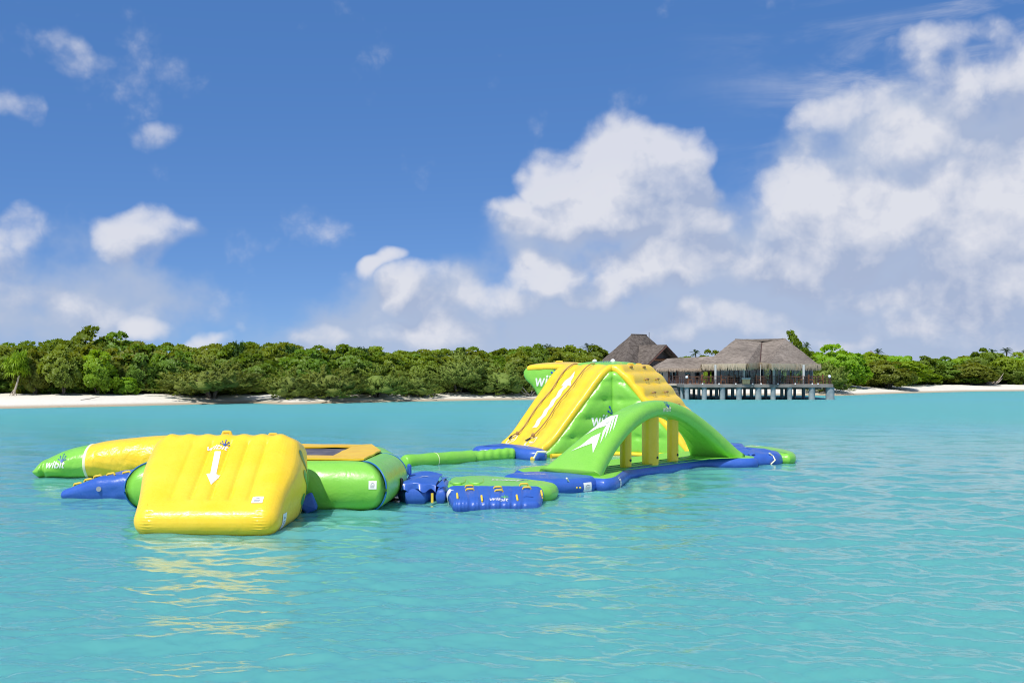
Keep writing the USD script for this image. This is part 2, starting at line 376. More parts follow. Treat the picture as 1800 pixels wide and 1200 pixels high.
# ------------------------------------------------------------------ water
def make_water():
    r1 = 1.0 / np.linspace(1 / 7.0, 1 / 160.0, 620)
    r = np.r_[[1.2, 2.2, 3.4, 4.6, 5.8], r1, [180, 220, 300, 450, 700, 1200, 2500, 6000]]
    dense = np.linspace(-math.radians(31), math.radians(31), 760)
    rest = np.linspace(math.radians(31), 2 * PI - math.radians(31), 72)[1:-1]
    th = np.r_[dense, rest]
    R, T = np.meshgrid(r, th, indexing='ij')
    X, Y = R * np.sin(T), R * np.cos(T)
    dr = np.gradient(r)[:, None]; dth = np.gradient(np.r_[dense, rest])[None, :]
    sp = np.maximum(np.minimum(dr, 6.0) * .7, R * np.abs(dth))
    Z = np.zeros_like(X); W = np.random.default_rng(3)
    lam = np.exp(W.uniform(math.log(0.16), math.log(5.0), 130))
    for L in lam:
        d = math.radians(82) + W.normal(0, .55); k = 2 * PI / L
        amp = 0.0030 * L ** 0.85 if L < 1.0 else 0.0030
        a = amp * np.clip((L / sp - 2.5) / 2.5, 0, 1)
        ph = k * (X * math.cos(d) + Y * math.sin(d)) + W.uniform(0, 2 * PI)
        s = np.sin(ph)
        Z += a * (s + 0.25 * np.cos(2 * ph))
    # gusts: quiet and livelier patches
    g = meshkit.noise(np.stack([X * .09, Y * .05, X * 0 + 3], -1), 5)
    Z *= 0.55 + 0.9 * g
    n, k = X.shape
    v = np.vstack([np.stack([X, Y, Z], -1).reshape(-1, 3), [[0, 0, 0]]])
    i, j = np.meshgrid(np.arange(n - 1), np.arange(k), indexing='ij'); j2 = (j + 1) % k
    q = np.stack([i * k + j, (i + 1) * k + j, (i + 1) * k + j2, i * k + j2], -1).reshape(-1, 4)[:, ::-1]
    f = np.vstack([q[:, [0, 1, 2]], q[:, [0, 2, 3]], np.stack([np.full(k, n * k), np.arange(k), (np.arange(k) + 1) % k], 1)[:, ::-1]])
    m = trimesh.Trimesh(v, f, process=False)
    if m.face_normals[:, 2].mean() < 0: m.invert()
    return m

def water_material():
    N = {'g': ('geometry', {}), 'sep': ('separate_xyz', {}),
         'mp': ('mapping', {'mapping_type': 'point', 'scale': (0.018, 0.055, 1.0)}),
         'n': ('noise_texture', {'scale': 1.0, 'detail': 4.0, 'roughness': 0.55, 'distortion': 0.3}),
         'r': ('map_range', {'range_type': 'smoothstep', 'from_min': 0.42, 'from_max': 0.62, 'clamp': True}),
         'far': ('map_range', {'range_type': 'smoothstep', 'from_min': 22.0, 'from_max': 50.0, 'clamp': True}),
         'amt': ('math', {'math_type': 'multiply_add', 'value2': 0.6, 'value3': 0.4}),
         'mul': ('math', {'math_type': 'multiply'}),
         'c': ('mix', {'color1': (0.10, 0.365, 0.35), 'color2': (0.10, 0.36, 0.40)}),
         # ripples too fine for the mesh
         'm1': ('mapping', {'mapping_type': 'point', 'scale': (1.5, 4.6, 1.0), 'rotation': (0, 0, 0.16)}),
         'w1': ('noise_texture', {'scale': 1.0, 'detail': 5.0, 'roughness': 0.6, 'distortion': 0.8}),
         'b1': ('bump', {'strength': 0.22, 'distance': 0.04}),
         'm2': ('mapping', {'mapping_type': 'point', 'scale': (0.28, 0.9, 1.0), 'rotation': (0, 0, -0.12)}),
         'w2': ('noise_texture', {'scale': 1.0, 'detail': 3.0, 'roughness': 0.55, 'distortion': 0.5}),
         'b2': ('bump', {'strength': 0.16, 'distance': 0.12}),
         'ro': ('map_range', {'range_type': 'smoothstep', 'from_min': 24.0, 'from_max': 95.0, 'to_min': 0.035, 'to_max': 0.34, 'clamp': True}),
         'up': ('combine_xyz', {'x': 0.0, 'y': 0.0, 'z': 1.0}),
         # light scattered back from the milky water and the sand under it, and the surface that mirrors
         'sc': ('subsurface_scattering', {'method': 'burley', 'scale': 1.0, 'radius': (0.25, 0.7, 0.8)}),
         'df': ('diffuse_bsdf', {}), 'sm': ('mix_closure', {'fac': 0.5}),
         'p': ('glossy_bsdf', {'color': (0.92, 0.92, 0.92), 'distribution': 'ggx'}), 'fr': ('fresnel', {'IOR': 1.38}),
         'lim': ('map_range', {'range_type': 'smoothstep', 'from_min': 17.0, 'from_max': 70.0, 'to_min': 0.6, 'to_max': 0.13, 'clamp': True}),
         'mn': ('math', {'math_type': 'minimum'}), 'ad': ('mix_closure', {})}
    Lk = [('g.position', 'mp.vector'), ('mp.vector', 'n.vector'), ('n.fac', 'r.value'), ('g.position', 'sep.vector'), ('sep.y', 'far.value'),
          ('r.result', 'amt.value1'), ('far.result', 'mul.value1'), ('amt.value', 'mul.value2'), ('mul.value', 'c.fac'), ('c.color', 'df.color'), ('c.color', 'sc.color'),
          ('g.position', 'm1.vector'), ('m1.vector', 'w1.vector'), ('w1.fac', 'b1.height'), ('g.position', 'm2.vector'), ('m2.vector', 'w2.vector'), ('w2.fac', 'b2.height'),
          ('b2.normal', 'b1.normal'), ('b1.normal', 'p.normal'), ('sep.y', 'ro.value'), ('ro.result', 'p.roughness'), ('up.vector', 'df.normal'), ('up.vector', 'sc.normal'),
          ('sc.BSSRDF', 'sm.closure1'), ('df.BSDF', 'sm.closure2'), ('fr.fac', 'mn.value1'), ('sep.y', 'lim.value'), ('lim.result', 'mn.value2'), ('mn.value', 'ad.fac'), ('sm.closure', 'ad.closure1'), ('p.BSDF', 'ad.closure2')]
    return usdkit.material(stage, M('lagoon_water'), N, Lk, surface='ad.closure')
single('water', make_water(), water_material(), 'turquoise lagoon water with small ripples around the inflatables', 'water', kind='structure', smooth=True)

# ------------------------------------------------------------------ island
SH = [(-1400, 82), (0, 79), (200, 84), (440, 93), (505, 89), (600, 93), (700, 97), (870, 102), (1000, 105), (1170, 113), (1240, 121), (1330, 124), (1480, 121), (1560, 131), (1700, 145), (1800, 149), (2600, 165)]
SHX = np.array([XD(p, d) for p, d in SH]); SHY = np.array([d for _, d in SH], float)
SHX = np.r_[-900, SHX, 900]; SHY = np.r_[140, SHY, 260]
def shore(x): return np.interp(x, SHX, SHY)
def ground_z(x, y):
    t = np.asarray(y, float) - shore(x)
    z = np.where(t > 0, 1.05 * (1 - np.exp(-t / 7.0)), t * .07)
    return np.maximum(z, -1.6) + np.where(t > 1, .1 * (meshkit.noise(np.stack([np.asarray(x) * .25, np.asarray(y) * .25, np.zeros_like(np.asarray(y, float))], -1), 2) - .5) * np.clip(t / 6, 0, 1), 0)
xs = np.r_[np.linspace(-900, -80, 42), np.linspace(-78, 95, 280), np.linspace(98, 900, 42)]
ts = np.r_[-25, -12, -6, -3, np.linspace(-1.5, 18, 60), np.linspace(19, 60, 24), 80, 120, 200, 400, 800]
GX, GT = np.meshgrid(xs, ts, indexing='ij')
GXs = GX; sm = shore(xs)
sm = np.convolve(np.pad(sm, 4, mode='edge'), np.hanning(9) / np.hanning(9).sum(), 'valid')
GY = sm[:, None] + GT + 0.6 * (meshkit.noise(np.stack([GX * .18, GX * 0, GX * 0 + 1], -1), 4) - .5)
GZ = ground_z(GX, GY)
n, k = GX.shape
i, j = np.meshgrid(np.arange(n - 1), np.arange(k - 1), indexing='ij')
q = np.stack([i * k + j, (i + 1) * k + j, (i + 1) * k + j + 1, i * k + j + 1], -1).reshape(-1, 4)
gm = trimesh.Trimesh(np.stack([GX, GY, GZ], -1).reshape(-1, 3), np.vstack([q[:, [0, 1, 2]], q[:, [0, 2, 3]]]), process=False)
if gm.face_normals[:, 2].mean() < 0: gm.invert()
SAND = usdkit.material(stage, M('coral_sand'), {
    'g': ('geometry', {}), 's': ('separate_xyz', {}), 'n': ('noise_texture', {'scale': 0.9, 'detail': 8.0, 'roughness': 0.65}),
    'wet': ('map_range', {'range_type': 'smoothstep', 'from_min': 0.05, 'from_max': 0.28, 'clamp': True}), 'c': ('mix', {'color1': (0.40, 0.33, 0.23), 'color2': (0.72, 0.685, 0.60)}),
    'r': ('map_range', {'from_min': 0.62, 'from_max': 0.78, 'clamp': True, 'to_max': 0.7}), 'd': ('mix', {'color2': (0.25, 0.19, 0.12)}),
    'b': ('bump', {'strength': .5, 'distance': .12}), 'n2': ('noise_texture', {'scale': 2.5, 'detail': 6.0}),
    'p': ('principled_bsdf', {'roughness': .9, 'specular_ior_level': .2})},
    [('g.position', 's.vector'), ('s.z', 'wet.value'), ('wet.result', 'c.fac'), ('g.position', 'n.vector'), ('n.fac', 'r.value'), ('r.result', 'd.fac'), ('c.color', 'd.color1'), ('d.color', 'p.base_color'),
     ('g.position', 'n2.vector'), ('n2.fac', 'b.height'), ('b.normal', 'p.normal')], surface='p.BSDF')
single('beach', gm, SAND, 'white coral sand beach of the low island', 'beach', kind='structure', smooth=True)

# ------------------------------------------------------------------ inflatables
WIB = dict(bold=True, shear=0.18)
def logo(T, o, u, v, h, target, ink=None, drop=None, parent=None, size=.05):
    fl = flat_text('wibit', h, **WIB)
    u, v = nrm(u), nrm(v)
    T.part('lettering', decal(fl, o, u, v, target, size=size), ink or WHITE, smooth=False, parent=parent)
    sp = splash(h * 1.15)
    T.part('splash_emblem', decal(sp, np.asarray(o) + u * h * .9 + v * h * 1.0, u, v, target, off=.012, size=size), drop or BLUEP, smooth=False, parent=parent)

def tag_mark(T, o, u, v, w, h, target, parent=None):
    """small white printed label with grey lines"""
    p = T.part('tag', decal(flat_poly(sbox(-w / 2, -h / 2, w / 2, h / 2)), o, u, v, target, off=.008, size=.1), WHITE, smooth=False, parent=parent)
    g = unary_union([sbox(-w * .3, -h * .3 + i * h * .12, w * .3 * (.6 + .4 * ((i * 7) % 3) / 2), -h * .3 + i * h * .12 + h * .04) for i in range(3)] + [Polygon([(-w * .2, h * .1), (0, h * .2), (w * .2, h * .1), (w * .25, h * .15), (0, h * .28), (-w * .25, h * .15)])])
    T.part('tag_print', decal(flat_poly(g), o, u, v, target, off=.012, size=.1), GREY_INK, smooth=False, parent=parent)

def handle(c, u, up, L=.26, r=.016, lift=.05):
    """webbing grab handle: a low arch"""
    u, up = nrm(u), nrm(up)
    t = np.linspace(-1, 1, 9)
    P = np.asarray(c) + np.outer(t * L / 2, u) + np.outer(lift * np.clip(1.4 * (1 - t ** 4), 0, 1) - .01, up)
    return tube(P, r, 8)

# -- trampoline: ring of six mitred tubes
def trampoline():
    V = np.array([(-7.15, 21.62), (-2.92, 21.62), (-2.80, 23.7), (-3.3, 25.85), (-7.1, 25.85), (-7.45, 23.7)])
    T = Thing('water_trampoline', 'green ring shaped water trampoline with yellow pads and grey jump mat, behind the yellow slide', 'trampoline', (-5.0, 23.7, 0))
    zc, r, n = .45, .51, len(V)
    ang = np.arange(56) / 56 * 2 * PI
    E = np.roll(V, -1, 0) - V; E /= np.linalg.norm(E, axis=1, keepdims=True)
    O = np.stack([E[:, 1], -E[:, 0]], 1)                       # outward of each edge (counter-clockwise plan)
    J = []
    for a in range(n):
        m = nrm(O[a - 1] + O[a]); c = m @ O[a]
        J.append(np.column_stack([V[a] + m * (r * np.cos(ang) / c)[:, None], zc + r * np.sin(ang)]))
    def_lab = {0: None}
    tubes = []
    for a in range(n):
        A, B = J[a], J[(a + 1) % n]
        S = []
        for t in np.linspace(0, 1, 26):
            L = A * (1 - t) + B * t
            ctr = np.append(V[a] * (1 - t) + V[(a + 1) % n] * t, zc)
            k = 1 - .05 * (math.exp(-t / .03) + math.exp(-(1 - t) / .03))
            S.append(ctr + (L - ctr) * k)
        m = loft(S)
        tubes.append(m)
        T.part('tube_section', m, GREEN, 60)
    for a in range(n):
        c = np.append(V[a], zc); P = c + (J[a] - c) * .965
        P = np.vstack([P, P[:2]])
        T.part('piping', tube(P, .016, 6), SEAM_BLUE, True)
    # pads and mat
    zt = zc + r + .015
    iV = V + (np.array([-5.05, 23.74]) - V) / np.linalg.norm(np.array([-5.05, 23.74]) - V, axis=1, keepdims=True) * .06
    x0, x1, y0, y1 = -6.55, -3.72, 22.42, 24.95
    inner = [(x0, y0), (x1, y0), (x1, y1), (x0, y1)]
    pads = [[iV[0], iV[1], inner[1], inner[0]], [iV[1], iV[2], iV[3], inner[2], inner[1]], [iV[3], iV[4], inner[3], inner[2]], [iV[4], iV[5], iV[0], inner[0], inner[3]]]
    for p in pads:
        P = Polygon(p).buffer(-.012)
        m = trimesh.creation.extrude_polygon(P, .035, engine='earcut')
        v, f = trimesh.remesh.subdivide_to_size(m.vertices, m.faces, .25)
        m = trimesh.Trimesh(v, f)
        w = meshkit.noise(np.column_stack([m.vertices[:, :2] * 2.2, np.zeros(len(m.vertices))]), 9) - .5
        m.vertices[:, 2] += zt + .03 * w - .02 * np.clip(np.linalg.norm(m.vertices[:, :2] - [-5.05, 23.7], axis=1) - 2.6, 0, 1)
        T.part('edge_pad', m, PAD_YELLOW, 30)
    T.part('jump_mat', box((( x0 + x1) / 2, (y0 + y1) / 2, zt - .03), (x1 - x0 + .1, y1 - y0 + .1, .02)), MESH_MAT)
    P = U(655, 852, .5); P = np.array([-2.72, 21.1, .55])
    P = np.array([XD(655, 21.12), 21.12, ZD(852, 21.12)])
    tag_mark(T, P, (1, 0, 0), (0, 0, 1), .155, .165, tubes[0])
    # faded patch of print and strap on the right-hand tube, connecting loops
    T.part('connector_loop', box((-2.32, 22.7, .40), (.06, .10, .22), .2, .02), BLACK)
    T.part('connector_loop', box((-2.30, 24.2, .55), (.09, .22, .24), .15, .03), BLUE)
    return T
trampoline()

# -- yellow slide in front
def slide():
    T = Thing('inflatable_slide', 'yellow inflatable water slide with grooves, white down arrow and lettering', 'slide', (-5.2, 19.6, 0))
    xl, xr = -6.16, -4.22
    m = hull_puff([((xl, 18.42, .2), .27), ((xr, 18.42, .2), .27), ((xl - .14, 20.12, 1.27), .30), ((xr - .08, 20.12, 1.25), .32), ((xl - .1, 20.72, 1.15), .25), ((xr - .08, 20.72, 1.15), .32), ((xl, 20.8, .1), .2), ((xr - .05, 20.8, .1), .2)], .032)
    v = m.vertices
    a, b = np.array([18.42, .2]), np.array([20.12, 1.32]); L = np.linalg.norm(b - a); s = (b - a) / L; nn = np.array([-s[1], s[0]])
    q = v[:, 1:] - a; t = q @ s / L; hgt = q @ nn
    face = np.clip((hgt - .20) / .05, 0, 1)
    win = np.clip((t - .10) / .07, 0, 1) * np.clip((.97 - t) / .07, 0, 1)
    gx = xl - .12 + np.array([.2, .355, .51, .66, .815]) * (xr - xl + .24)
    d = np.zeros(len(v))
    for k, g in enumerate(gx):
        depth = (.035, .055, .06, .055, .05)[k]
        x = np.abs(v[:, 0] - g)
        d -= depth * (.75 * np.exp(-(x / .032) ** 2) + .4 * np.exp(-(x / .11) ** 2))
    d += .004 * np.sin((v[:, 0] - gx[0]) / (gx[1] - gx[0]) * 2 * PI)
    v[:, 1:] += (d * face * win)[:, None] * nn
    # inflated sides bulge, seams pucker at the corners of the roll
    right = np.clip((v[:, 0] - xr) / .2, 0, 1); left = np.clip((xl - v[:, 0]) / .2, 0, 1)
    cz = np.exp(-(((v[:, 1] - 20.0) / .85) ** 2 + ((v[:, 2] - .65) / .6) ** 2))
    v[:, 0] += .19 * cz * (right - left)
    roll = np.clip((.09 - t) / .05, 0, 1)
    pk = .007 * np.sin(np.arctan2(v[:, 2] - .2, v[:, 1] - 18.42) * 34) * np.exp(-((np.minimum(np.abs(v[:, 0] - xr), np.abs(v[:, 0] - xl)) - .02) / .09) ** 2) * roll
    v += m.vertex_normals * pk[:, None]
    v[:, 2] += .014 * np.sin(v[:, 0] * 2 * PI / (gx[1] - gx[0])) * np.exp(-((t - 1.05) / .12) ** 2)
    m = trimesh.Trimesh(v, m.faces, process=False)
    body = T.part('slide_body', m, YELLOW, True)
    up = np.array([0, s[0], s[1]]); n3 = np.array([0, nn[0], nn[1]])
    def on(px, py):                       # point of the slope seen at (px, py)
        o = np.array([0, 0, CAM_H]); d = np.array([(px - 900) / FPX, 1, -(py - HORIZ) / FPX])
        p0 = np.array([0, *(a + nn * .26)]); k = ((p0 - o) @ n3) / (d @ n3)
        return o + d * k
    A, B = on(383, 793), on(371, 851)
    dn = nrm(B - A)
    T.part('arrow_mark', decal(arrow(.11, np.linalg.norm(B - A), .24, .3), A, np.cross(dn, n3), dn, m), WHITE, False)
    logo(T, on(381, 789), (1, 0, 0), up, .125, m)
    tag_mark(T, on(453, 879), (1, 0, 0), up, .19, .17, m)
    # green splash print on the right flank
    g = []
    for (z0, ln, an) in ((.55, .75, 20), (.3, .7, 35), (.08, .55, 55)):
        dd = np.array([-math.sin(math.radians(an)), math.cos(math.radians(an))])
        c = np.array([0, z0 - .3]); g.append(unary_union([Point(*c).buffer(.05), Point(*(c + dd * ln * .55)).buffer(.05)]).convex_hull)
        g.append(unary_union([Point(*(c + dd * ln * .5)).buffer(.05), Point(*(c + dd * ln * .8)).buffer(.10)]).convex_hull)
    g.append(Polygon([(-.05, -.6), (.06, -.6), (.16, .3), (0, .35)]))
    T.part('splash_print', decal(flat_poly(unary_union(g)), (xr + .2, 20.2, .38), (0, 1, 0), (0, 0, 1), m, size=.05), DKGREEN, False)
    tag_mark(T, (xr + .2, 18.75, .16), (0, 1, 0), (0, .25, 1), .3, .26, m)
    T.part('grab_handle', handle((XD(400, 20.3), 20.25, 1.56), (1, 0, 0), (0, 0, 1), .16, .03, .06), STRAP)
    T.part('grab_handle', handle((XD(480, 20.3), 20.3, 1.55), (1, 0, 0), (0, 0, 1), .16, .022, .03), STRAP)
    return T
slide()
fl = hull_puff([((-3.97, 20.95, .05), .05), ((-3.82, 20.95, .1), .04), ((-3.9, 20.95, .36), .04), ((-4.1, 20.95, .2), .08), ((-3.9, 21.25, .1), .08)], .05)
single('connector_flap', fl, BLUE, 'small blue connector flap between the yellow slide and the trampoline', 'connector flap', smooth=40)

# -- launch bag, left
def bag():
    T = Thing('launch_bag', 'long yellow inflatable launch bag with green pointed nose, behind the blue ramp', 'inflatable bag', (-10.2, 27.9, 0))
    px = np.array([46, 52, 62, 70, 76, 93, 110, 124, 147, 170, 200, 230, 267, 300, 345])
    top = np.array([828, 821, 811, 807, 804, 797, 791, 787.5, 783, 778, 774, 771, 768, 767, 767])
    X = XD(px, 27.5); Zt = ZD(top, 27.5)
    Zb = np.array([.1, .02, -.04, -.05, -.05] + [-.06] * 10)
    hw = np.array([.32, .42, .5, .55, .6, .62, .63, .64, .65, .66, .67, .68, .68, .68, .68])
    xi = np.linspace(X[0], X[-1], 90)
    from scipy.interpolate import PchipInterpolator as PC
    zt, zb, w = PC(X, Zt)(xi), PC(X, Zb)(xi), PC(X, hw)(xi)
    ang = np.arange(64) / 64 * 2 * PI
    S = []
    for x, a, b, h in zip(xi, zt, zb, w):
        c = (a + b) / 2; hh = (a - b) / 2
        sx = np.sign(np.cos(ang)) * np.abs(np.cos(ang)) ** .9
        P = np.column_stack([np.full(64, x), 28.15 + h * sx, c + hh * np.sin(ang)])
        S.append(P)
    S = np.array(S)
    # slack skin: creases at the nose and low along the side
    n1 = meshkit.noise(np.stack([S[..., 0] * 5.0, S[..., 1] * 2, S[..., 2] * 2.2], -1), 3) - .5
    n2 = meshkit.noise(np.stack([S[..., 0] * 2.2 + S[..., 2] * 5, S[..., 1] * 3, S[..., 2] * 6], -1), 8) - .5
    low = np.exp(-((S[..., 2] - .25) / .22) ** 2)
    S[..., 1] += -.05 * n1 * np.clip(1.2 - (S[..., 0] - X[0]) / 1.2, .25, 1) - .07 * n2 * low
    S[..., 2] += .03 * n1 * np.clip(1.2 - (S[..., 0] - X[0]) / 1.0, .1, 1)
    fold = np.exp(-((S[..., 0] - X[3] - .15 * (S[..., 2] - .3)) / .06) ** 2)
    S[..., 1] += .16 * fold * (np.sin(ang) > -2) * np.clip(-np.cos(ang), 0, 1)
    k = int(np.searchsorted(xi, XD(145, 27.5)))
    nose, body = loft(S[:k + 1]), loft(S[k:])
    T.part('nose', nose, GREEN_SLACK, 60); T.part('bag_body', body, YELLOW_SLACK, 60)
    ctr = S[k].mean(0)
    ring = lambda d, s: ctr + (S[k] - ctr) * s + [d, 0, 0]
    T.part('seam_band', loft([ring(-.035, 1.0), ring(-.03, 1.012), ring(.03, 1.012), ring(.035, 1.0)], (False, False)), SEAM_PALE, 60)
    logo(T, (XD(96, 27.5), 27.4, ZD(822, 27.5)), (1, 0, 0), (.1, 0, 1), .16, nose)
    return T
bag()

# -- blue boarding ramps
def left_ramp():
    T = Thing('boarding_ramp', 'blue tapered boarding ramp with yellow handles, left of the trampoline', 'ramp', (-9.0, 24.0, 0))
    m = hull_puff([((-9.68, 23.5, .06), .12), ((-9.68, 24.9, .06), .12), ((-8.9, 23.45, .26), .21), ((-8.9, 25.0, .26), .21), ((-8.0, 23.4, .30), .25), ((-8.0, 25.0, .30), .25), ((-8.9, 23.45, .05), .14), ((-8.0, 23.4, .05), .2), ((-8.0, 25, .05), .2)], .05)
    v = m.vertices; nz = m.vertex_normals
    w = meshkit.noise(v * [5, 3, 6], 4) - .5
    v += nz * (.05 * w * np.clip((v[:, 0] + 8.75) / .3, 0, 1) - .02 * np.exp(-((np.sin((v[:, 1] - 23.4) * PI / .4)) / .25) ** 2) * np.clip(nz[:, 2], 0, 1))[:, None]
    m = trimesh.Trimesh(v, m.faces, process=False)
    T.part('ramp_body', m, BLUE, True)
    for x, y in ((-9.5, 23.65), (-9.25, 23.6), (-9.05, 23.62), (-8.72, 23.5), (-8.42, 23.62)):
        loc, _, _ = m.ray.intersects_location([[x, y, 3]], [[0, 0, -1]], multiple_hits=False)
        z = loc[0][2] if len(loc) else .5
        T.part('grab_handle', handle((x, y, z), (1, -.35, .2), (0, -.2, 1), .22, .024, .05), STRAP)
    T.part('valve', trimesh.creation.cylinder(.055, .03, sections=16, transform=trimesh.geometry.align_vectors([0, 0, 1], [0, -1, .1]) @ np.eye(4)).apply_translation((XD(174, 23.24), 23.235, ZD(859, 23.24))), GREY_INK)
    return T
left_ramp()

def station():
    T = Thing('boarding_station', 'green floating mat with a ribbed blue entry ramp and yellow handles', 'floating mat', (-.3, 23.0, 0))
    poly = [(-1.45, 22.75), (.55, 22.8), (.95, 23.2), (1.05, 23.9), (.2, 24.9), (-.9, 25.6), (-1.52, 24.9)]
    side, top = slab(poly, -.1, .31, .2, 55, 140, 1, .03)
    sid = T.part('mat_side', side, GREEN, 60); tp = T.part('mat_top', top, GREEN, 60)
    fl = flat_text('wibit', .22, **WIB)
    T.part('lettering', decal(fl, (-.15, 23.8, .35), (1, -.25, 0), (.5, 1, 0), top), WHITE, False)
    T.part('splash_emblem', decal(splash(.22), (.22, 23.95, .35), (1, -.25, 0), (.5, 1, 0), top), BLUEP, False)
    for x in (-1.18, -.78):
        p = slab([(x - .17, 23.25), (x + .17, 23.2), (x + .15, 24.55), (x - .19, 24.5)], .29, .355, .03, 55, 60, 1, .02)
        T.part('raised_cell', cat_(p), GREEN, 40)
    m = hull_puff([((-1.22, 22.85, .16), .17), ((.5, 22.85, .15), .17), ((-1.05, 21.6, .04), .15), ((.44, 22.0, -.03), .15), ((-1.2, 22.8, .02), .15), ((.5, 22.8, .02), .15)], .03)
    v = m.vertices; nz = m.vertex_normals
    t = np.clip((22.9 - v[:, 1]) / 1.15, 0, 1.2); x0, x1 = -1.22 + .16 * t, .5 - .06 * t
    u = (v[:, 0] - x0) / (x1 - x0)
    g = np.exp(-((np.abs((u * 7 + .5) % 1 - .5)) / .13) ** 2) * np.clip((u - .02) / .06, 0, 1) * np.clip((.98 - u) / .06, 0, 1)
    front = np.clip(-nz[:, 1] * .8 + nz[:, 2] * .6, 0, 1)
    v += nz * (-.032 * g * front * np.clip((t + .02) / .15, .1, 1) + .012 * np.sin(v[:, 0] * 90) * np.clip((t - .85) / .15, 0, 1) * front)[:, None]
    m = trimesh.Trimesh(v, m.faces, process=False)
    rp = T.part('entry_ramp', m, BLUE, True)
    dirn = nrm((0, -.67, -.17)); upn = nrm((0, -.2, .9))
    def on(px, py):
        d = np.array([(px - 900) / FPX, 1, -(py - HORIZ) / FPX])
        loc, _, _ = m.ray.intersects_location([[0, 0, CAM_H]], [d], multiple_hits=False)
        return loc[0] if len(loc) else np.array([0, 0, CAM_H]) + d * 22.0
    for px, py in ((825, 855.5), (826, 861.5), (875, 858), (877, 863.5), (921, 852.5), (926, 858.5)):
        T.part('grab_handle', handle(on(px, py), (1, 0, .03), (0, -.4, 1), .17, .02, .045), STRAP)
    for px, py in ((804, 874), (847, 878), (909, 877), (952, 869)):
        T.part('grab_handle', handle(on(px, py), (.1, -.75, -.5), (0, -.5, 1), .2, .022, .05), STRAP)
    T.part('lettering', decal(flat_text('wibit', .125, **WIB), on(877, 879), (1, 0, .02), (0, .5, .5), m, size=.04), WHITE, False, parent=rp)
    T.part('splash_emblem', decal(splash(.13), on(887, 874.5), (1, 0, .02), (0, .5, .5), m, off=.012, size=.04), GREENP, False, parent=rp)
    T.part('side_panel', decal(flat_poly(sbox(-.16, -.16, .16, .16)), (-1.40, 22.55, .12), (0, -1, 0), (0, 0, 1), m), WHITE, False)
    return T
station()

def pad(name, label, cat, poly, z0, z1, mat=None, r=None, crown=.03, tilt=None, wr=.02):
    side, top = slab(poly, z0, z1, r, 60, 120, 1, crown, tilt)
    c = np.asarray(poly).mean(0)
    T = Thing(name, label, cat, (c[0], c[1], 0))
    m = cat_([side, top]); m.merge_vertices()
    m.vertices += m.vertex_normals * (wr * (meshkit.noise(m.vertices * [4, 3, 5], 6) - .5))[:, None]
    T.part('mat_body', m, mat or BLUE, 60)
    return T, m

T, m = pad('connector_mat', 'blue connector mat with a draped flap, nearest the trampoline', 'connector mat', [(-2.44, 22.55), (-1.60, 22.7), (-1.58, 24.9), (-2.46, 24.9)], -.1, .34, r=.2)
# draped flap on it
gu, gv = np.meshgrid(np.linspace(0, 1, 26), np.linspace(0, 1, 30), indexing='ij')
fx = -2.32 + .72 * gu
fyy = 24.9 - 2.32 * gv
hang = np.clip((gv - .86) / .14, 0, 1)
fz = .39 + .04 * np.sin(gu * 3.0) + .02 * np.sin(gv * 9 + gu * 4) - .20 * hang * (.6 + .4 * np.sin(gu * 8 - .6) ** 2)
fyy = np.where(gv > .86, 24.9 - 2.32 * .95 - .06 * hang - .05 * np.sin(gu * 13) * hang, fyy)
i, j = np.meshgrid(np.arange(25), np.arange(29), indexing='ij')
q = np.stack([i * 30 + j, (i + 1) * 30 + j, (i + 1) * 30 + j + 1, i * 30 + j + 1], -1).reshape(-1, 4)
fv = np.stack([fx, fyy, fz], -1).reshape(-1, 3)
cloth = trimesh.Trimesh(np.vstack([fv, fv - [0, -.004, .008]]), np.vstack([q[:, [0, 1, 2]], q[:, [0, 2, 3]], q[:, [0, 2, 1]] + len(fv), q[:, [0, 3, 2]] + len(fv)]), process=False)
fp = T.part('flap', cloth, BLUE, 60)
T.part('print', decal(flat_poly(Polygon([(-.12, -.05), (-.02, -.09), (.02, -.03), (.12, -.05), (.05, .03), (.1, .09), (-.03, .05), (-.13, .06), (-.07, 0)])), (-1.93, 23.6, .44), (1, 0, 0), (0, 1, 0), cloth), WHITE, False, parent=fp)
T.part('strap', box((-1.67, 22.60, .10), (.05, .03, .2), .1), STRAP)
T, m = pad('connector_mat', 'short plain blue connector mat joined to the left end of the green mat', 'connector mat', [(-1.68, 22.65), (-1.32, 22.65), (-1.36, 24.8), (-1.72, 24.85)], -.1, .33, r=.2)
T, m = pad('connector_mat', 'wide blue connector mat with white lettering, between green mat and arch deck', 'connector mat', [(.72, 24.2), (1.5, 24.55), (1.98, 25.0), (2.0, 25.5), (1.5, 26.1), (.6, 26.8), (-.35, 25.9), (.1, 24.9)], -.1, .30, r=.19)
T.part('lettering', decal(flat_text('tivural', .13, True, .2), (.55, 25.5, .34), (-1, .22, 0), (-.6, -1, 0), m), WHITE, False)
pp = U(1030, 849, .2)
tag_mark(T, (XD(1034, 24.75), 24.75, .10), (1, .45, 0), (0, 0, 1), .25, .2, m)
T.part('loose_strap', cat_([tube([U(996, 840, .33), U(1004, 852, .16), U(994, 861, .05)], .022, 6)]), SEAM_PALE, 40)
for px in (1014, 1020):
    T.part('valve', sphere((XD(px, 24.55), 24.58, .10), .025, 1), STRAP)

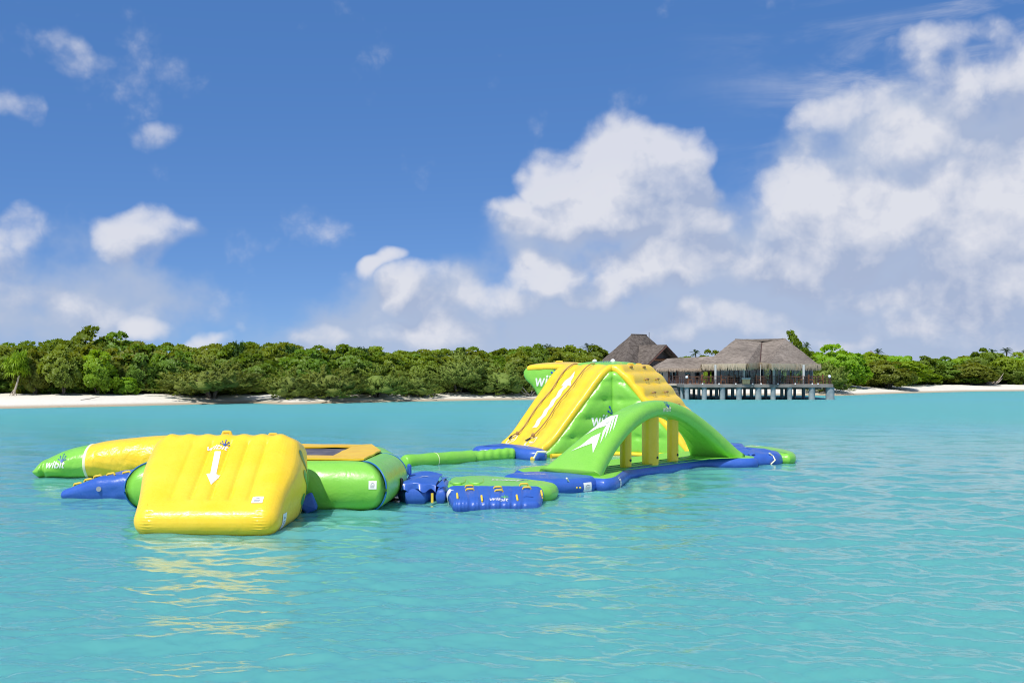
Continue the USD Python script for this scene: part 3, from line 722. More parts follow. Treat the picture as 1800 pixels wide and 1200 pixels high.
# -- tower landing and balance beam
T, m = pad('landing_mat', 'blue landing mat at the foot of the climbing ramp', 'floating mat', [(-1.45, 34.6), (-.75, 36.0), (-.3, 36.6), (.35, 35.7), (1.0, 34.3), (1.12, 33.5), (.7, 33.2), (.05, 33.7), (-.1, 34.3)], -.1, .33, r=.2)
T.part('strap', tube([U(966 - 5, 794, .3), (XD(945, 33.2), 33.15, .28), (XD(938, 33.2), 33.1, .08)], .035, 6), SEAM_PALE, 40)
T.part('valve', sphere((XD(937, 33.35), 33.35, .06), .1, 2, (1, .5, 1)), STRAP)
T = Thing('balance_beam', 'long thin green balance beam from the trampoline towards the climbing tower', 'balance beam', (-1.5, 32.4, 0))
A, B, C = np.array([-3.14, 31.2, .12]), np.array([-1.25, 33.05, .12]), np.array([.02, 33.75, .13])
t = np.linspace(0, 1, 40)[:, None]
path = A * (1 - t) + B * t + [0, 0, 0] * t
rad = .215 * (1 - .25 * np.exp(-t[:, 0] / .02)) * (1 + .03 * np.sin(t[:, 0] * 20))
T.part('beam_section', tube(path, rad, 24), GREEN, 60)
mid = A * .55 + B * .45
T.part('seam_band', tube([mid - (B - A) * .004, mid + (B - A) * .004], .222, 24), SEAM_PALE, 60)
e = hull_puff([(B + [-.1, 0, -.03], .18), (C + [-.08, 0, .0], .16), (B + [-.1, .3, -.03], .18), (C + [-.08, .3, .0], .16), (C + [-.08, 0, .06], .17)], .05)
e.vertices += e.vertex_normals * (.012 * np.sin(e.vertices[:, 0] * 26))[:, None]
T.part('beam_section', trimesh.Trimesh(e.vertices, e.faces, process=False), GREEN, 60)

# -- climbing tower
def tower():
    P = np.array([3.29, 35.5]); hgt = 2.88
    T = Thing('climbing_tower', 'tall green and yellow inflatable climbing tower with roped ramp, behind the arch', 'climbing tower', (3.3, 37.0, 0))
    def frame(deg): d = np.array([math.cos(math.radians(deg)), math.sin(math.radians(deg))]); return d, np.array([-d[1], d[0]])
    a1, _ = frame(208); l1 = np.array([a1[1], -a1[0]])           # lateral, from P away from the camera
    a2, l2 = frame(332)
    W = 3.2
    Ql, Qr = P + W * l1, P + W * l2
    # core
    ins = lambda p: p + nrm(np.array([3.3, 37.4]) - p) * .3
    core = hull_puff([(np.append(ins(p), z), .24) for p in (P, Ql, Qr) for z in (.1, hgt - .26)], .12)
    T.part('tower_core', core, GREEN, 60)
    topm = hull_puff([(np.append(ins(p), hgt - .2), .2) for p in (P, Ql, Qr)], .1)
    tv = topm.vertices; rho = np.linalg.norm(tv[:, :2] - [3.3, 37.4], axis=1); tv[:, 2] += .2 * np.clip(1 - (rho / 1.7) ** 2, 0, 1) * (tv[:, 2] > hgt - .2) + .012
    topm = trimesh.Trimesh(tv, topm.faces, process=False)
    T.part('platform_top', topm, GREEN, 60)
    T.part('lettering', decal(flat_text('wibit', .22, **WIB), (3.1, 36.7, hgt + .1), (1, 0, 0), (0, 1, 0), topm), BLUEP, False)
    def wall(poly, o, d, l, w, quilt, nm, per=.60):
        """inflated wall panel pair: profile (run, z) extruded across"""
        poly = np.asarray(poly, float)
        pg = Polygon(poly)
        cs = m3.CrossSection([poly if pg.exterior.is_ccw else poly[::-1]])
        m = m3.Manifold.extrude(cs, w).refine_to_length(.075).to_mesh()
        v = np.array(m.vert_properties[:, :3], float); f = np.array(m.tri_verts)
        run, z, lat = v[:, 0], v[:, 1], v[:, 2]
        dist = shapely.distance(pg.exterior, shapely.points(run, z))
        pillow = .05 * np.abs(np.sin(PI * z / per)) ** .7 + .06
        rr, zz = (run / .62) % 1 - .5, (z / per) % 1 - .5
        dim = 0.05 * np.exp(-((np.abs(rr)) ** 2 * .4 + (np.abs(zz) - .5) ** 2) / .012)
        out = (pillow - dim) * np.clip(dist / .16, 0, 1) ** .5 * quilt
        lat = np.where(lat < 1e-6, -out, np.where(lat > w - 1e-6, w + out, lat))
        xy = o + run[:, None] * d + lat[:, None] * l
        mm = trimesh.Trimesh(np.column_stack([xy, z]), f, process=False)
        if mm.volume < 0: mm.invert()
        T.part(nm, mm, GREEN, 60)
        return mm
    def face(path, o, d, l, w, th, nm, amp=None, taper=0.0):
        path = np.asarray(path, float)
        s = np.r_[0, np.cumsum(np.linalg.norm(np.diff(path, axis=0), axis=1))]
        from scipy.interpolate import PchipInterpolator as PC
        si = np.linspace(0, s[-1], 90); p = np.stack([PC(s, path[:, 0])(si), PC(s, path[:, 1])(si)], 1)
        t = np.gradient(p, axis=0); t /= np.linalg.norm(t, axis=1, keepdims=True); nn = np.stack([-t[:, 1], t[:, 0]], 1)
        if nn[:, 1].mean() < 0: nn = -nn
        sec = rrect(w, th, th * .48, 96)
        S = []
        for i in range(len(si)):
            b = sec[:, 1].copy(); aa = sec[:, 0]
            if amp is not None: b = b + (b > 0) * amp(si[i], aa, s[-1])
            k = 1 - .5 * (math.exp(-(si[i] / .05)) + math.exp(-((s[-1] - si[i]) / .05)))
            rz = p[i] + np.outer(b * k, nn[i])
            S.append(np.column_stack([o + rz[:, :1] * d + ((aa + w / 2) * (1 - taper * si[i] / s[-1]))[:, None] * l, rz[:, 1]]))
        m = loft(S)
        T.part(nm, m, YELLOW, 60)
        return m, p, nn, si
    # climbing ramp (left)
    prof = [(-.1, -.1), (2.4, -.1), (2.55, .12), (2.1, .5), (1.72, .93), (0.12, hgt - .14), (-.1, hgt - .14)]
    w1 = wall(prof, P + l1 * .03, a1, l1, W - .42, 1.0, 'side_wall')
    path = [(-.12, hgt + .0), (.1, hgt - .09), (1.0, 1.86), (1.75, 1.0), (2.1, .60), (2.36, .38), (2.64, .22)]
    ramp, p, nn, si = face(path, P, a1, l1, W, .24, 'climbing_ramp', lambda s, a, L: .02 * np.sin(s * 2 * PI / .42) * np.cos(a * PI / 3.2) + .02 * np.cos(a * 2 * PI / .8), .11)
    def rp(frac, lat, off):                                        # point on the ramp
        i = int(round(frac * (len(si) - 1))); return np.append(P + a1 * p[i][0] + l1 * lat, p[i][1]) + off * np.append(a1 * nn[i][0], nn[i][1])
    for lat, ph in ((2.25, 0.0), (1.1, 1.3)):
        pts = [np.append((P + l1 * lat) - a1 * .7, hgt + .1), np.append((P + l1 * lat) - a1 * .35, hgt + .09)] + [rp(f, lat + .05 * math.sin(f * 14 + ph) + (.12 * (f - .7) if f > .7 else 0), .185) for f in np.linspace(.03, .86, 30)]
        T.part('rope', tube(pts, .021, 8), ROPE, True)
        k = pts[-1]; T.part('rope_knot', sphere(k + [0, 0, .02], .065, 2, (1.2, 1, .8) if False else (1, 1, 1)), ROPE, True)
        e = rp(.90, lat + .25 - ph * .1, .17); e2 = rp(.94, lat + .2, .17)
        T.part('rope', tube([k, (k + e) / 2 + [0, 0, .03], e], .022, 6), ROPE, True)
        T.part('rope_end', tube([e, e2], .03, 6), BLACK, True)
        T.part('rope_anchor', sphere(np.append(P + l1 * lat - a1 * .75, hgt + .2), .085, 2, (1, 1, 1)), WHITE, True)
    A, B = rp(.76, 1.62, .12), rp(.13, 1.62, .12)
    up = nrm(B - A); n3 = np.append(a1 * nn[45][0], nn[45][1])
    u3 = np.cross(up, n3)
    T.part('arrow_mark', decal(arrow(.34, np.linalg.norm(B - A), .62, .62), A, u3, up, ramp, size=.08), WHITE, False)
    for lat in (2.35, 1.05):
        ring = flat_poly(Point(0, 0).buffer(.26).difference(Point(0, 0).buffer(.2)).union(sbox(-.12, -.03, .12, .03)))
        c = rp(.93, lat, .1); n93 = np.append(a1 * nn[-7][0], nn[-7][1])
        T.part('ring_mark', decal(ring, c, np.cross(nrm(np.append(-a1 * .9, .4)), n93), np.append(-a1 * .9, .4), ramp, size=.05), SEAM_PALE, False)
    logo(T, np.append(P + a1 * .30, .98) + np.append(-l1 * .15, 0), np.append(-a1, 0), (0, 0, 1), .34, w1, size=.06)
    # ladder slope (right)
    w2 = wall([(-.1, -.1), (2.5, -.1), (2.62, .1), (.12, hgt - .14), (-.1, hgt - .14)], P + l2 * .03, a2, l2, W - .06, 1.0, 'side_wall')
    path2 = [(-.12, hgt), (.1, hgt - .09), (1.3, 1.55), (2.68, .05)]
    lad, p2, nn2, si2 = face(path2, P, a2, l2, W, .26, 'ladder_slope', lambda s, a, L: (.10 * np.abs(np.sin(s * PI / .52)) - .04) * np.clip((W / 2 - np.abs(a)) / .25, 0, 1))
    for r_, fr in enumerate((.10, .24, .38, .52, .66)):
        for lat in ((.9, 2.1) if r_ % 2 == 0 else (1.2, 2.2)):
            i = int(fr * 89); c = np.append(P + a2 * p2[i][0] + l2 * lat, p2[i][1]); n_ = np.append(a2 * nn2[i][0], nn2[i][1])
            T.part('foothold_strap', handle(c + n_ * .17, np.append(l2, 0), n_, .26, .025, .05), ROPE, 40)
    # jump nose (back left)
    a3, l3 = frame(150); l3 = -l3                              # l3 points away from the camera
    l3 = np.array([.5, .866])
    pr = [(-.6, hgt + .02), (1.35, hgt + .02), (1.5, hgt - .05), (1.58, hgt - .17), (1.56, hgt - .32), (1.47, hgt - .46), (1.26, hgt - .62), (1.12, hgt - .80), (1.0, hgt - 1.02), (.90, hgt - 1.3), (.74, 1.2), (.6, .6), (.45, -.1), (-.6, -.1)]
    nose = wall(pr, Ql, a3, l3, 2.4, .55, 'jump_platform_wall', .7)
    tops = hull_puff([(np.append(Ql + a3 * u + l3 * w_, hgt - .04), .11) for u in (-.3, 1.35) for w_ in (.05, 2.35)], .1)
    tv = tops.vertices; c0 = Ql + a3 * .5 + l3 * 1.2
    tv[:, 2] += .13 * np.clip(1 - (np.linalg.norm(tv[:, :2] - c0, axis=1) / 1.5) ** 2, 0, 1)
    T.part('jump_platform_top', trimesh.Trimesh(tv, tops.faces, process=False), YELLOW, 60)
    logo(T, np.append(Ql + a3 * .50, 2.22) + np.append(-l3 * .1, 0), np.append(-a3, 0), (0, 0, 1), .36, nose, size=.06)
    T.part('grab_handle', handle(np.append(Ql + a3 * .75 + l3 * 1.2, hgt + .16), np.append(a3, 0), (0, 0, 1), .3, .035, .07), STRAP)
    for x, y in ((4.0, 36.5), (4.4, 37.6), (3.6, 36.4)):
        T.part('grab_handle', handle((x, y, hgt + .06), (1, .3, 0), (0, 0, 1), .22, .03, .06), STRAP)
    # yellow keel strip along the waterline
    for A_, B_ in ((P + a1 * 2.4 - l1 * .02, P - l1 * .0), (P, P + a2 * 2.4)):
        dvec = nrm(B_ - A_); out = np.array([dvec[1], -dvec[0]])
        T.part('keel_strip', tube([np.append(A_ + out * .12, .05), np.append((A_ + B_) / 2 + out * .14, .05), np.append(B_ + out * .1, .05)], .08, 12), YELLOW, 60)
    return T
tower()

# -- arch on its deck
def arch():
    T = Thing('inflatable_arch', 'green humped inflatable arch on three yellow pillars over a blue edged deck', 'arch', (4.2, 28.0, 0))
    th = .89; b = np.array([math.cos(th), math.sin(th)]); l = np.array([-b[1], b[0]])
    C0 = np.array([1.337, 25.985]); LEN = 7.546; R0 = C0
    t = np.linspace(0, 1, 120)
    sn = np.sin(PI * np.clip(t, 1e-3, 1 - 1e-3) ** 1.07)
    z = .36 + 1.58 * sn ** .881; run = t * LEN
    z = z - .10 * np.exp(-t / .03) * 0
    wd = 1.842 - (1.842 - .66) * sn ** .55
    tg = np.stack([np.gradient(run), np.gradient(z)], 1); tg /= np.linalg.norm(tg, axis=1, keepdims=True); nn = np.stack([-tg[:, 1], tg[:, 0]], 1)
    S = []
    for i in range(len(t)):
        endk = 1 - .3 * (math.exp(-t[i] / .012) + math.exp(-(1 - t[i]) / .012))
        h = .42 * endk
        sec = rrect(wd[i], h, h * .48, 64)
        bb = sec[:, 1] - h / 2
        aa = sec[:, 0]
        bb = bb + .02 * (sec[:, 1] > 0) * np.cos(sec[:, 0] / wd[i] * PI) - .012 * (sec[:, 1] < 0) * (np.abs(np.sin(sec[:, 0] * PI / .3)) < .25)
        S.append(np.column_stack([C0 + (run[i] + bb * nn[i, 0])[:, None] * b + aa[:, None] * l, np.maximum(z[i] + bb * nn[i, 1], .15)]))
    m = loft(S)
    hump = T.part('arch_hump', m, GREEN, 60)
    def on(px, py):
        d = np.array([(px - 900) / FPX, 1, -(py - HORIZ) / FPX]); d = nrm(d)
        loc, ri, tri = m.ray.intersects_location([[0, 0, CAM_H]], [d], multiple_hits=False)
        return (loc[0], m.face_normals[tri[0]]) if len(loc) else (np.array([0, 0, CAM_H]) + d * 27, np.array([0, -1, .5]))
    # arrow and chevrons printed on the near slope
    c5 = lambda P: Polygon([(880 + x / 5.0, 610 + y / 5.0) for x, y in P])
    figs = [[(617, 915), (700, 870), (800, 790), (880, 753), (848, 850), (812, 930), (805, 845), (720, 875)],
            [(745, 772), (860, 690), (955, 665), (915, 760), (875, 850), (900, 740), (930, 690), (850, 715)], [(775, 745), (880, 665), (980, 636), (945, 740), (918, 806), (935, 720), (958, 657), (880, 688)],
            [(805, 712), (910, 636), (1006, 612), (980, 700), (955, 765), (970, 690), (986, 634), (910, 656)], [(840, 680), (940, 612), (1035, 594), (1010, 680), (988, 735), (1000, 670), (1015, 612), (940, 630)]]
    org = np.array([0, 0, CAM_H]); ms = []
    for P in figs:
        fm = flat_poly(c5(P)); vv, ff = trimesh.remesh.subdivide_to_size(fm.vertices, fm.faces, 4.0, max_iter=12)
        D = np.column_stack([(vv[:, 0] - 900) / FPX, np.ones(len(vv)), -(vv[:, 1] - HORIZ) / FPX])
        loc, ri, tri = m.ray.intersects_location(np.repeat(org[None], len(D), 0), D, multiple_hits=False)
        q = np.full((len(D), 3), np.nan); q[ri] = loc + m.face_normals[tri] * .008
        ok = np.isfinite(q).all(1) & (q[:, 1] < 29.5)
        ms.append(trimesh.Trimesh(np.nan_to_num(q), ff[ok[ff].all(1)], process=False))
    for fm in ms:
        fm.remove_unreferenced_vertices(); T.part('arrow_mark', fm, WHITE, False)
    P_, n_ = on(1172, 723)
    T.part('lettering', decal(flat_text('wibit', .13, **WIB), P_, np.append(b, .0), (0, 0, 1), m, size=.05), SEAM_PALE, False)
    T.part('splash_emblem', decal(splash(.17), P_ + [.05, .05, .13], np.append(b, .0), (0, 0, 1), m, off=.012, size=.05), BLUEP, False)
    # pillars up to the underside
    for sv, r in ((2.55, .15), (3.75, .225), (4.92, .155)):
        x, y = C0 + b * sv
        zt = float(np.interp(sv, run, z)) - .33
        zs = np.linspace(.25, zt, 14); rr = r * (1 - .04 * np.exp(-((zs - .25) / .05)))
        pl = T.part('pillar', tube(np.column_stack([np.full(14, x), np.full(14, y), zs]), rr, 36), YELLOW, 60)
        va = np.array([x + r * .75, y - r * .66, .45])
        T.part('valve', trimesh.creation.cylinder(.035, .03, sections=12, transform=trimesh.geometry.align_vectors([0, 0, 1], [.75, -.66, 0])).apply_translation(va), BLACK, parent=pl)
    # deck
    near = [(1046, 840), (1069, 841), (1088, 838), (1097, 831), (1106, 824), (1117, 821), (1141, 817.5), (1187, 811), (1227, 805.5), (1267, 805), (1320, 805), (1337, 803.5)]
    pts = [U(x, y, .27)[:2] for x, y in near]
    far = [np.array(q) for q in ((7.15, 32.5), (6.4, 34.0), (5.2, 33.7), (3.5, 31.5), (2.2, 29.8), (1.6, 29.4), (.4, 28.2), (-.1, 27.0), (.9, 26.0))]
    side, top = slab(np.array(pts + far), -.12, .275, .19, 66, 260, 1, -.01)
    T.part('side_bumper', side, BLUE, 60); dk = T.part('deck', top, DECK, 60)
    for s_, ln in ((-.45, 5.2), (-.15, 5.4), (.15, 5.4), (.45, 5.2)):
        a0 = np.append(C0 + b * 1.0 + l * s_, .272); a1_ = np.append(C0 + b * (1.0 + ln) + l * s_, .272)
        T.part('deck_seam', tube([a0, a1_], .012, 6), DKGREEN, True, parent=dk)
    o_, d_ = side, None
    tag_mark(T, U(1092, 848, .10) + [0, 0, 0], (.75, .66, 0), (0, 0, 1), .2, .24, side)
    tag_mark(T, U(1331, 812, .10), (1, 0, 0), (0, 0, 1), .13, .18, side)
    return T
DECK = vinyl('deck_vinyl', (0.20, 0.55, 0.055), (0.22, 0.57, 0.06), .45)
arch()

# -- end of the course, right
T, m = pad('end_mat', 'green end mat with white print at the far right of the course', 'floating mat', [(7.15, 34.5), (7.8, 36.3), (8.5, 35.4), (8.75, 33.9), (8.65, 32.7), (8.2, 32.2), (7.6, 33.0)], -.1, .29, GREEN, r=.19)
T.part('print', decal(flat_poly(Polygon([(-.25, -.05), (0, -.1), (.3, -.02), (.2, .1), (-.1, .08)])), (7.75, 35.1, .33), (1, 0, 0), (0, 1, 0), m), WHITE, False)
T, m = pad('connector_mat', 'wrinkled blue connector mat at the right end of the arch deck', 'connector mat', [(6.75, 31.4), (7.4, 31.6), (7.85, 31.9), (8.2, 32.5), (8.1, 33.9), (7.35, 34.9), (6.6, 34.2)], -.1, .33, r=.2, wr=.07)
T.part('loose_strap', tube([U(1352, 796, .34), (XD(1358, 31.9), 31.85, .25), (XD(1362, 31.8), 31.75, .14), (XD(1355, 31.7), 31.7, .02)], .022, 6), SEAM_PALE, 40)
T, m = pad('corner_mat', 'small blue corner mat showing behind the green end mat', 'floating mat', [(7.1, 35.6), (7.7, 36.4), (8.1, 37.4), (7.0, 37.6), (6.3, 36.6)], -.1, .27, r=.18)
# ------------------------------------------------------------------ vegetation
def leaf_material(name, c1, c2, trans=0.35, gloss=0.12, rough=0.45):
    N = {'o': ('object_info', {}), 'g': ('geometry', {}), 'm': ('mix', {'color1': c1, 'color2': c2}),
         'hv': ('hsv', {'hue': 0.5, 'saturation': 1.0, 'value': 1.0, 'fac': 1.0}),
         'hu': ('map_range', {'to_min': 0.482, 'to_max': 0.515}), 'va': ('map_range', {'to_min': 0.95, 'to_max': 1.38}),
         'tm': ('mix', {'mix_type': 'multiply', 'fac': 1.0, 'color2': (1.7, 1.55, 0.6)}),
         'p': ('principled_bsdf', {'roughness': rough, 'specular_ior_level': gloss * 2}), 't': ('translucent_bsdf', {}), 'x': ('mix_closure', {'fac': trans})}
    Lk = [('g.random_per_island', 'm.fac'), ('m.color', 'hv.color'), ('o.random', 'hu.value'), ('hu.result', 'hv.hue'), ('o.random', 'va.value'), ('va.result', 'hv.value'),
          ('hv.color', 'p.base_color'), ('hv.color', 'tm.color1'), ('tm.color', 't.color'), ('p.BSDF', 'x.closure1'), ('t.BSDF', 'x.closure2')]
    return usdkit.material(stage, M(name), N, Lk, surface='x.closure')
LEAF = {'broad': leaf_material('dark_broad_leaf', (0.12, 0.195, 0.024), (0.29, 0.36, 0.06)),
        'bright': leaf_material('bright_broad_leaf', (0.19, 0.31, 0.022), (0.38, 0.48, 0.045), .4),
        'olive': leaf_material('olive_broad_leaf', (0.16, 0.215, 0.028), (0.35, 0.38, 0.075), .35),
        'feather': leaf_material('grey_green_needle', (0.185, 0.245, 0.055), (0.36, 0.42, 0.12), .3, .06, .6),
        'pandan': leaf_material('screw_pine_blade', (0.05, 0.10, 0.02), (0.14, 0.22, 0.05), .3),
        'palm': leaf_material('palm_leaflet', (0.035, 0.07, 0.016), (0.10, 0.15, 0.04), .3)}
BARK = simple('grey_bark', (0.16, 0.13, 0.10), .9, noise=(3.0, (0.08, 0.06, 0.045), .4, .6))
DRIFT = simple('bleached_wood', (0.38, 0.33, 0.27), .9)

def leaves(c, n, L, W, r, up=0.25, droop=0.0):
    """one folded leaf per (point, direction): four triangles"""
    k = len(c)
    t = n + up * np.array([0, 0, 1]) + r.normal(0, .55, (k, 3)); t /= np.linalg.norm(t, axis=1, keepdims=True)
    s = np.cross(t, r.normal(0, 1, (k, 3))); s /= np.linalg.norm(s, axis=1, keepdims=True)
    nn = np.cross(s, t)
    L = L * r.uniform(.7, 1.3, (k, 1)); W = W * r.uniform(.75, 1.25, (k, 1))
    a = c - t * L * .3; b = c + t * L * .7 - np.array([0, 0, droop]) * L; m = c + t * L * .2 + nn * L * .06
    p, q = m + s * W * .5 - nn * W * .12, m - s * W * .5 - nn * W * .12
    v = np.stack([a, p, b, q], 1).reshape(-1, 3)
    i = np.arange(k) * 4
    f = np.concatenate([np.stack([i, i + 1, i + 2], 1), np.stack([i, i + 2, i + 3], 1)])
    return v, f

def envelope(r, n, flat=1.0):
    """points of a bushy dome, 4 m wide and 4 m high"""
    u = r.normal(0, 1, (n * 3, 3)); u /= np.linalg.norm(u, axis=1, keepdims=True)
    u = u[u[:, 2] > -.75][:n]
    return u

def crown_mesh(kind, seed):
    r = np.random.default_rng(seed)
    V, F, off = [], [], 0
    def add(v, f):
        nonlocal off
        V.append(v); F.append(f + off); off += len(v)
    if kind in ('broad', 'bright', 'olive'):
        nb = 5
        big = [(np.array([0, 0, 2.3]), np.array([1.35, 1.35, 1.45]))] + [(np.array([1.05 * math.cos(a), 1.05 * math.sin(a), r.uniform(.85, 2.2)]), np.array([.95, .95, r.uniform(.9, 1.15)]) * r.uniform(.85, 1.1)) for a in np.arange(nb) / nb * 2 * PI + r.uniform(0, 1)]
        cl = []
        for c, s in big:
            for u in envelope(r, 19): cl.append((c + u * s * r.uniform(.85, 1.05), u))
        for c, u in cl:
            if c[2] < .25: continue
            rad = r.uniform(.34, .56)
            k = 80
            d = r.normal(0, 1, (k, 3)); d /= np.linalg.norm(d, axis=1, keepdims=True)
            d = d + u * .7 + [0, 0, .2]; d /= np.linalg.norm(d, axis=1, keepdims=True)
            add(*leaves(c + d * rad * r.uniform(.7, 1.05, (k, 1)) * [1, 1, .8], d, .28, .22, r, .15))
        for c, s in big:
            m = trimesh.creation.icosphere(subdivisions=2, radius=1.0); mv = m.vertices * (s * .48) * (1 + .25 * (meshkit.noise(m.vertices * 2.5, seed) - .5))[:, None] + c
            mv[:, 2] = np.maximum(mv[:, 2], .35); add(mv, m.faces)
    elif kind == 'feather':
        big = [(np.array([0, 0, 2.0]), np.array([1.35, 1.35, 1.5]))] + [(np.array([1.15 * math.cos(a), 1.15 * math.sin(a), r.uniform(.55, 1.6)]), np.array([.95, .95, .95]) * r.uniform(.8, 1.1)) for a in np.arange(6) / 6 * 2 * PI + r.uniform(0, 1)]
        for c, s in big:
            for u in envelope(r, 34):
                b = c + u * s * r.uniform(.75, .95)
                b[2] = abs(b[2]) + .05
                t = nrm(u * [1, 1, .7] + [0, 0, .55] + r.normal(0, .28, 3)); L = r.uniform(.45, .95)
                k = 44; w = r.uniform(0, 1, (k, 1))
                p = b + t * L * w + r.normal(0, .07, (k, 3)) * (1.2 - w)
                add(*leaves(p, np.repeat(t[None], k, 0), .30, .07, r, .1))
        for c, s in big:
            m = trimesh.creation.icosphere(subdivisions=2, radius=1.0); mv = m.vertices * (s * .48) * (1 + .3 * (meshkit.noise(m.vertices * 2.5, seed) - .5))[:, None] + c
            mv[:, 2] = np.maximum(mv[:, 2], .3); add(mv, m.faces)
    elif kind == 'pandan':
        heads = [np.array([r.normal(0, .75), r.normal(0, .75), r.uniform(2.2, 3.3)]) for _ in range(9)]
        for h in heads:
            k = 60
            d = r.normal(0, 1, (k, 3)); d[:, 2] = np.abs(d[:, 2]) * .9 - .25; d /= np.linalg.norm(d, axis=1, keepdims=True)
            L = r.uniform(.6, 1.0, (k, 1)); s = np.cross(d, [0, 0, 1.0]); s /= np.linalg.norm(s, axis=1, keepdims=True) + 1e-9
            m1 = h + d * L * .55; e = h + d * L - np.array([0, 0, .28]) * L
            v = np.stack([h - s * .04, h + s * .04, m1 + s * .065, m1 - s * .065, e], 1).reshape(-1, 3); i = np.arange(k) * 5
            add(v, np.concatenate([np.stack([i, i + 1, i + 2], 1), np.stack([i, i + 2, i + 3], 1), np.stack([i + 3, i + 2, i + 4], 1)]))
    elif kind == 'palm':
        h = np.array([.25, 0, 3.35])
        for q in range(17):
            a = q * 2.4 + r.uniform(-.2, .2); el = r.uniform(-.15, 1.15); L = r.uniform(1.15, 1.5)
            d = np.array([math.cos(a) * math.cos(el), math.sin(a) * math.cos(el), math.sin(el)])
            w = np.linspace(0, 1, 15)[:, None]
            P = h + d * L * w - np.array([0, 0, .75]) * w ** 2.2
            tg = np.gradient(P, axis=0); tg /= np.linalg.norm(tg, axis=1, keepdims=True)
            s = np.cross(tg, [0, 0, 1.0]); s /= np.linalg.norm(s, axis=1, keepdims=True)
            for sg in (-1, 1):
                ll = .34 * np.sin(np.clip(w * 1.05 + .08, 0, 1) * PI) ** .6
                tip = P + (s * sg * .8 + tg * .6 - [0, 0, .35]) * ll
                v = np.stack([P - tg * .03, P + tg * .03, tip], 1).reshape(-1, 3); i = np.arange(15) * 3
                add(v, np.stack([i, i + 1, i + 2], 1))
    return trimesh.Trimesh(np.vstack(V), np.vstack(F), process=False)

def trunk_mesh(kind, seed):
    r = np.random.default_rng(seed + 99)
    if kind == 'palm':
        t = np.linspace(0, 1, 12)[:, None]; return tube(np.hstack([.25 * t ** 1.6, 0 * t, 3.35 * t]), .13 - .05 * t[:, 0], 8)
    ms = []
    for k in range(4 if kind != 'feather' else 6):
        a = r.uniform(0, 2 * PI); e = np.array([math.cos(a) * r.uniform(.5, 1.1), math.sin(a) * r.uniform(.5, 1.1), r.uniform(1.5, 2.6)])
        b = np.array([math.cos(a) * .08, math.sin(a) * .08, -.1])
        t = np.linspace(0, 1, 7)[:, None]
        P = b * (1 - t) + e * t + np.array([0, 0, .3]) * np.sin(t * PI) + r.normal(0, .05, (7, 3)) * t
        ms.append(tube(P, .09 - .06 * t[:, 0], 6))
    return cat_(ms)

_first = {}
def tree(kind, var, name, label, cat, x, y, w, h, rot=0.0, group=None, z=None):
    z = float(ground_z(np.array(x), np.array(y))) - .05 if z is None else z
    path = numbered('/World/' + name)
    X = UsdGeom.Xform.Define(stage, path)
    key = (kind, var)
    if key in _first:
        X.GetPrim().GetReferences().AddInternalReference(Sdf.Path(_first[key])); X.GetPrim().SetInstanceable(True)
        X.GetPrim().GetAttribute('xformOp:translate').Set(Gf.Vec3d(float(x), float(y), z)); X.GetPrim().GetAttribute('xformOp:rotateZ').Set(float(rot)); X.GetPrim().GetAttribute('xformOp:scale').Set(Gf.Vec3f(w / 4, w / 4, h / 4))
    else:
        _first[key] = path
        X.AddTranslateOp().Set((float(x), float(y), z)); X.AddRotateZOp().Set(float(rot)); X.AddScaleOp().Set(Gf.Vec3f(w / 4, w / 4, h / 4))
        seed = sum(map(ord, kind)) * 10 + var
        usdkit.mesh(stage, path + '/trunk', trunk_mesh(kind, seed), BARK, smooth=True)
        cm = crown_mesh(kind, seed)
        if kind in ('broad', 'bright', 'olive', 'feather'):
            tc = cm.triangles_center - [0, 0, 1.5]; fl = (cm.face_normals * tc).sum(1) < 0
            ff = cm.faces.copy(); ff[fl] = ff[fl][:, ::-1]; cm = trimesh.Trimesh(cm.vertices, ff, process=False)
        cp = usdkit.mesh(stage, path + '/crown', cm, LEAF[kind], smooth=True)
        if kind in ('broad', 'bright', 'olive', 'feather'):
            nn = np.array(cp.GetNormalsAttr().Get(), float); c = cm.vertices - [0, 0, 1.6]; c /= np.linalg.norm(c, axis=1, keepdims=True)
            nn = np.where((nn * c).sum(1, keepdims=True) < 0, -nn, nn); nn = .5 * nn + .6 * c + [0, 0, .15]; nn /= np.linalg.norm(nn, axis=1, keepdims=True)
            cp.GetNormalsAttr().Set(Vt.Vec3fArray.FromNumpy(nn.astype(np.float32)))
    setdata(X.GetPrim(), label, cat, group)

def spot(px, t):
    d = 95.0
    for _ in range(25): d = float(shore(XD(px, d))) + t
    return XD(px, d), d
def plant(kind, var, name, label, cat, px, top, wpx, t, group=None, rot=None):
    x, y = spot(px, t)
    h = ZD(top, y) - float(ground_z(np.array(x), np.array(y)))
    tree(kind, var, name, label, cat, x, y, wpx / FPX * y * 1.08, max(h, .8) * 1.04, rng.uniform(0, 360) if rot is None else rot, group)

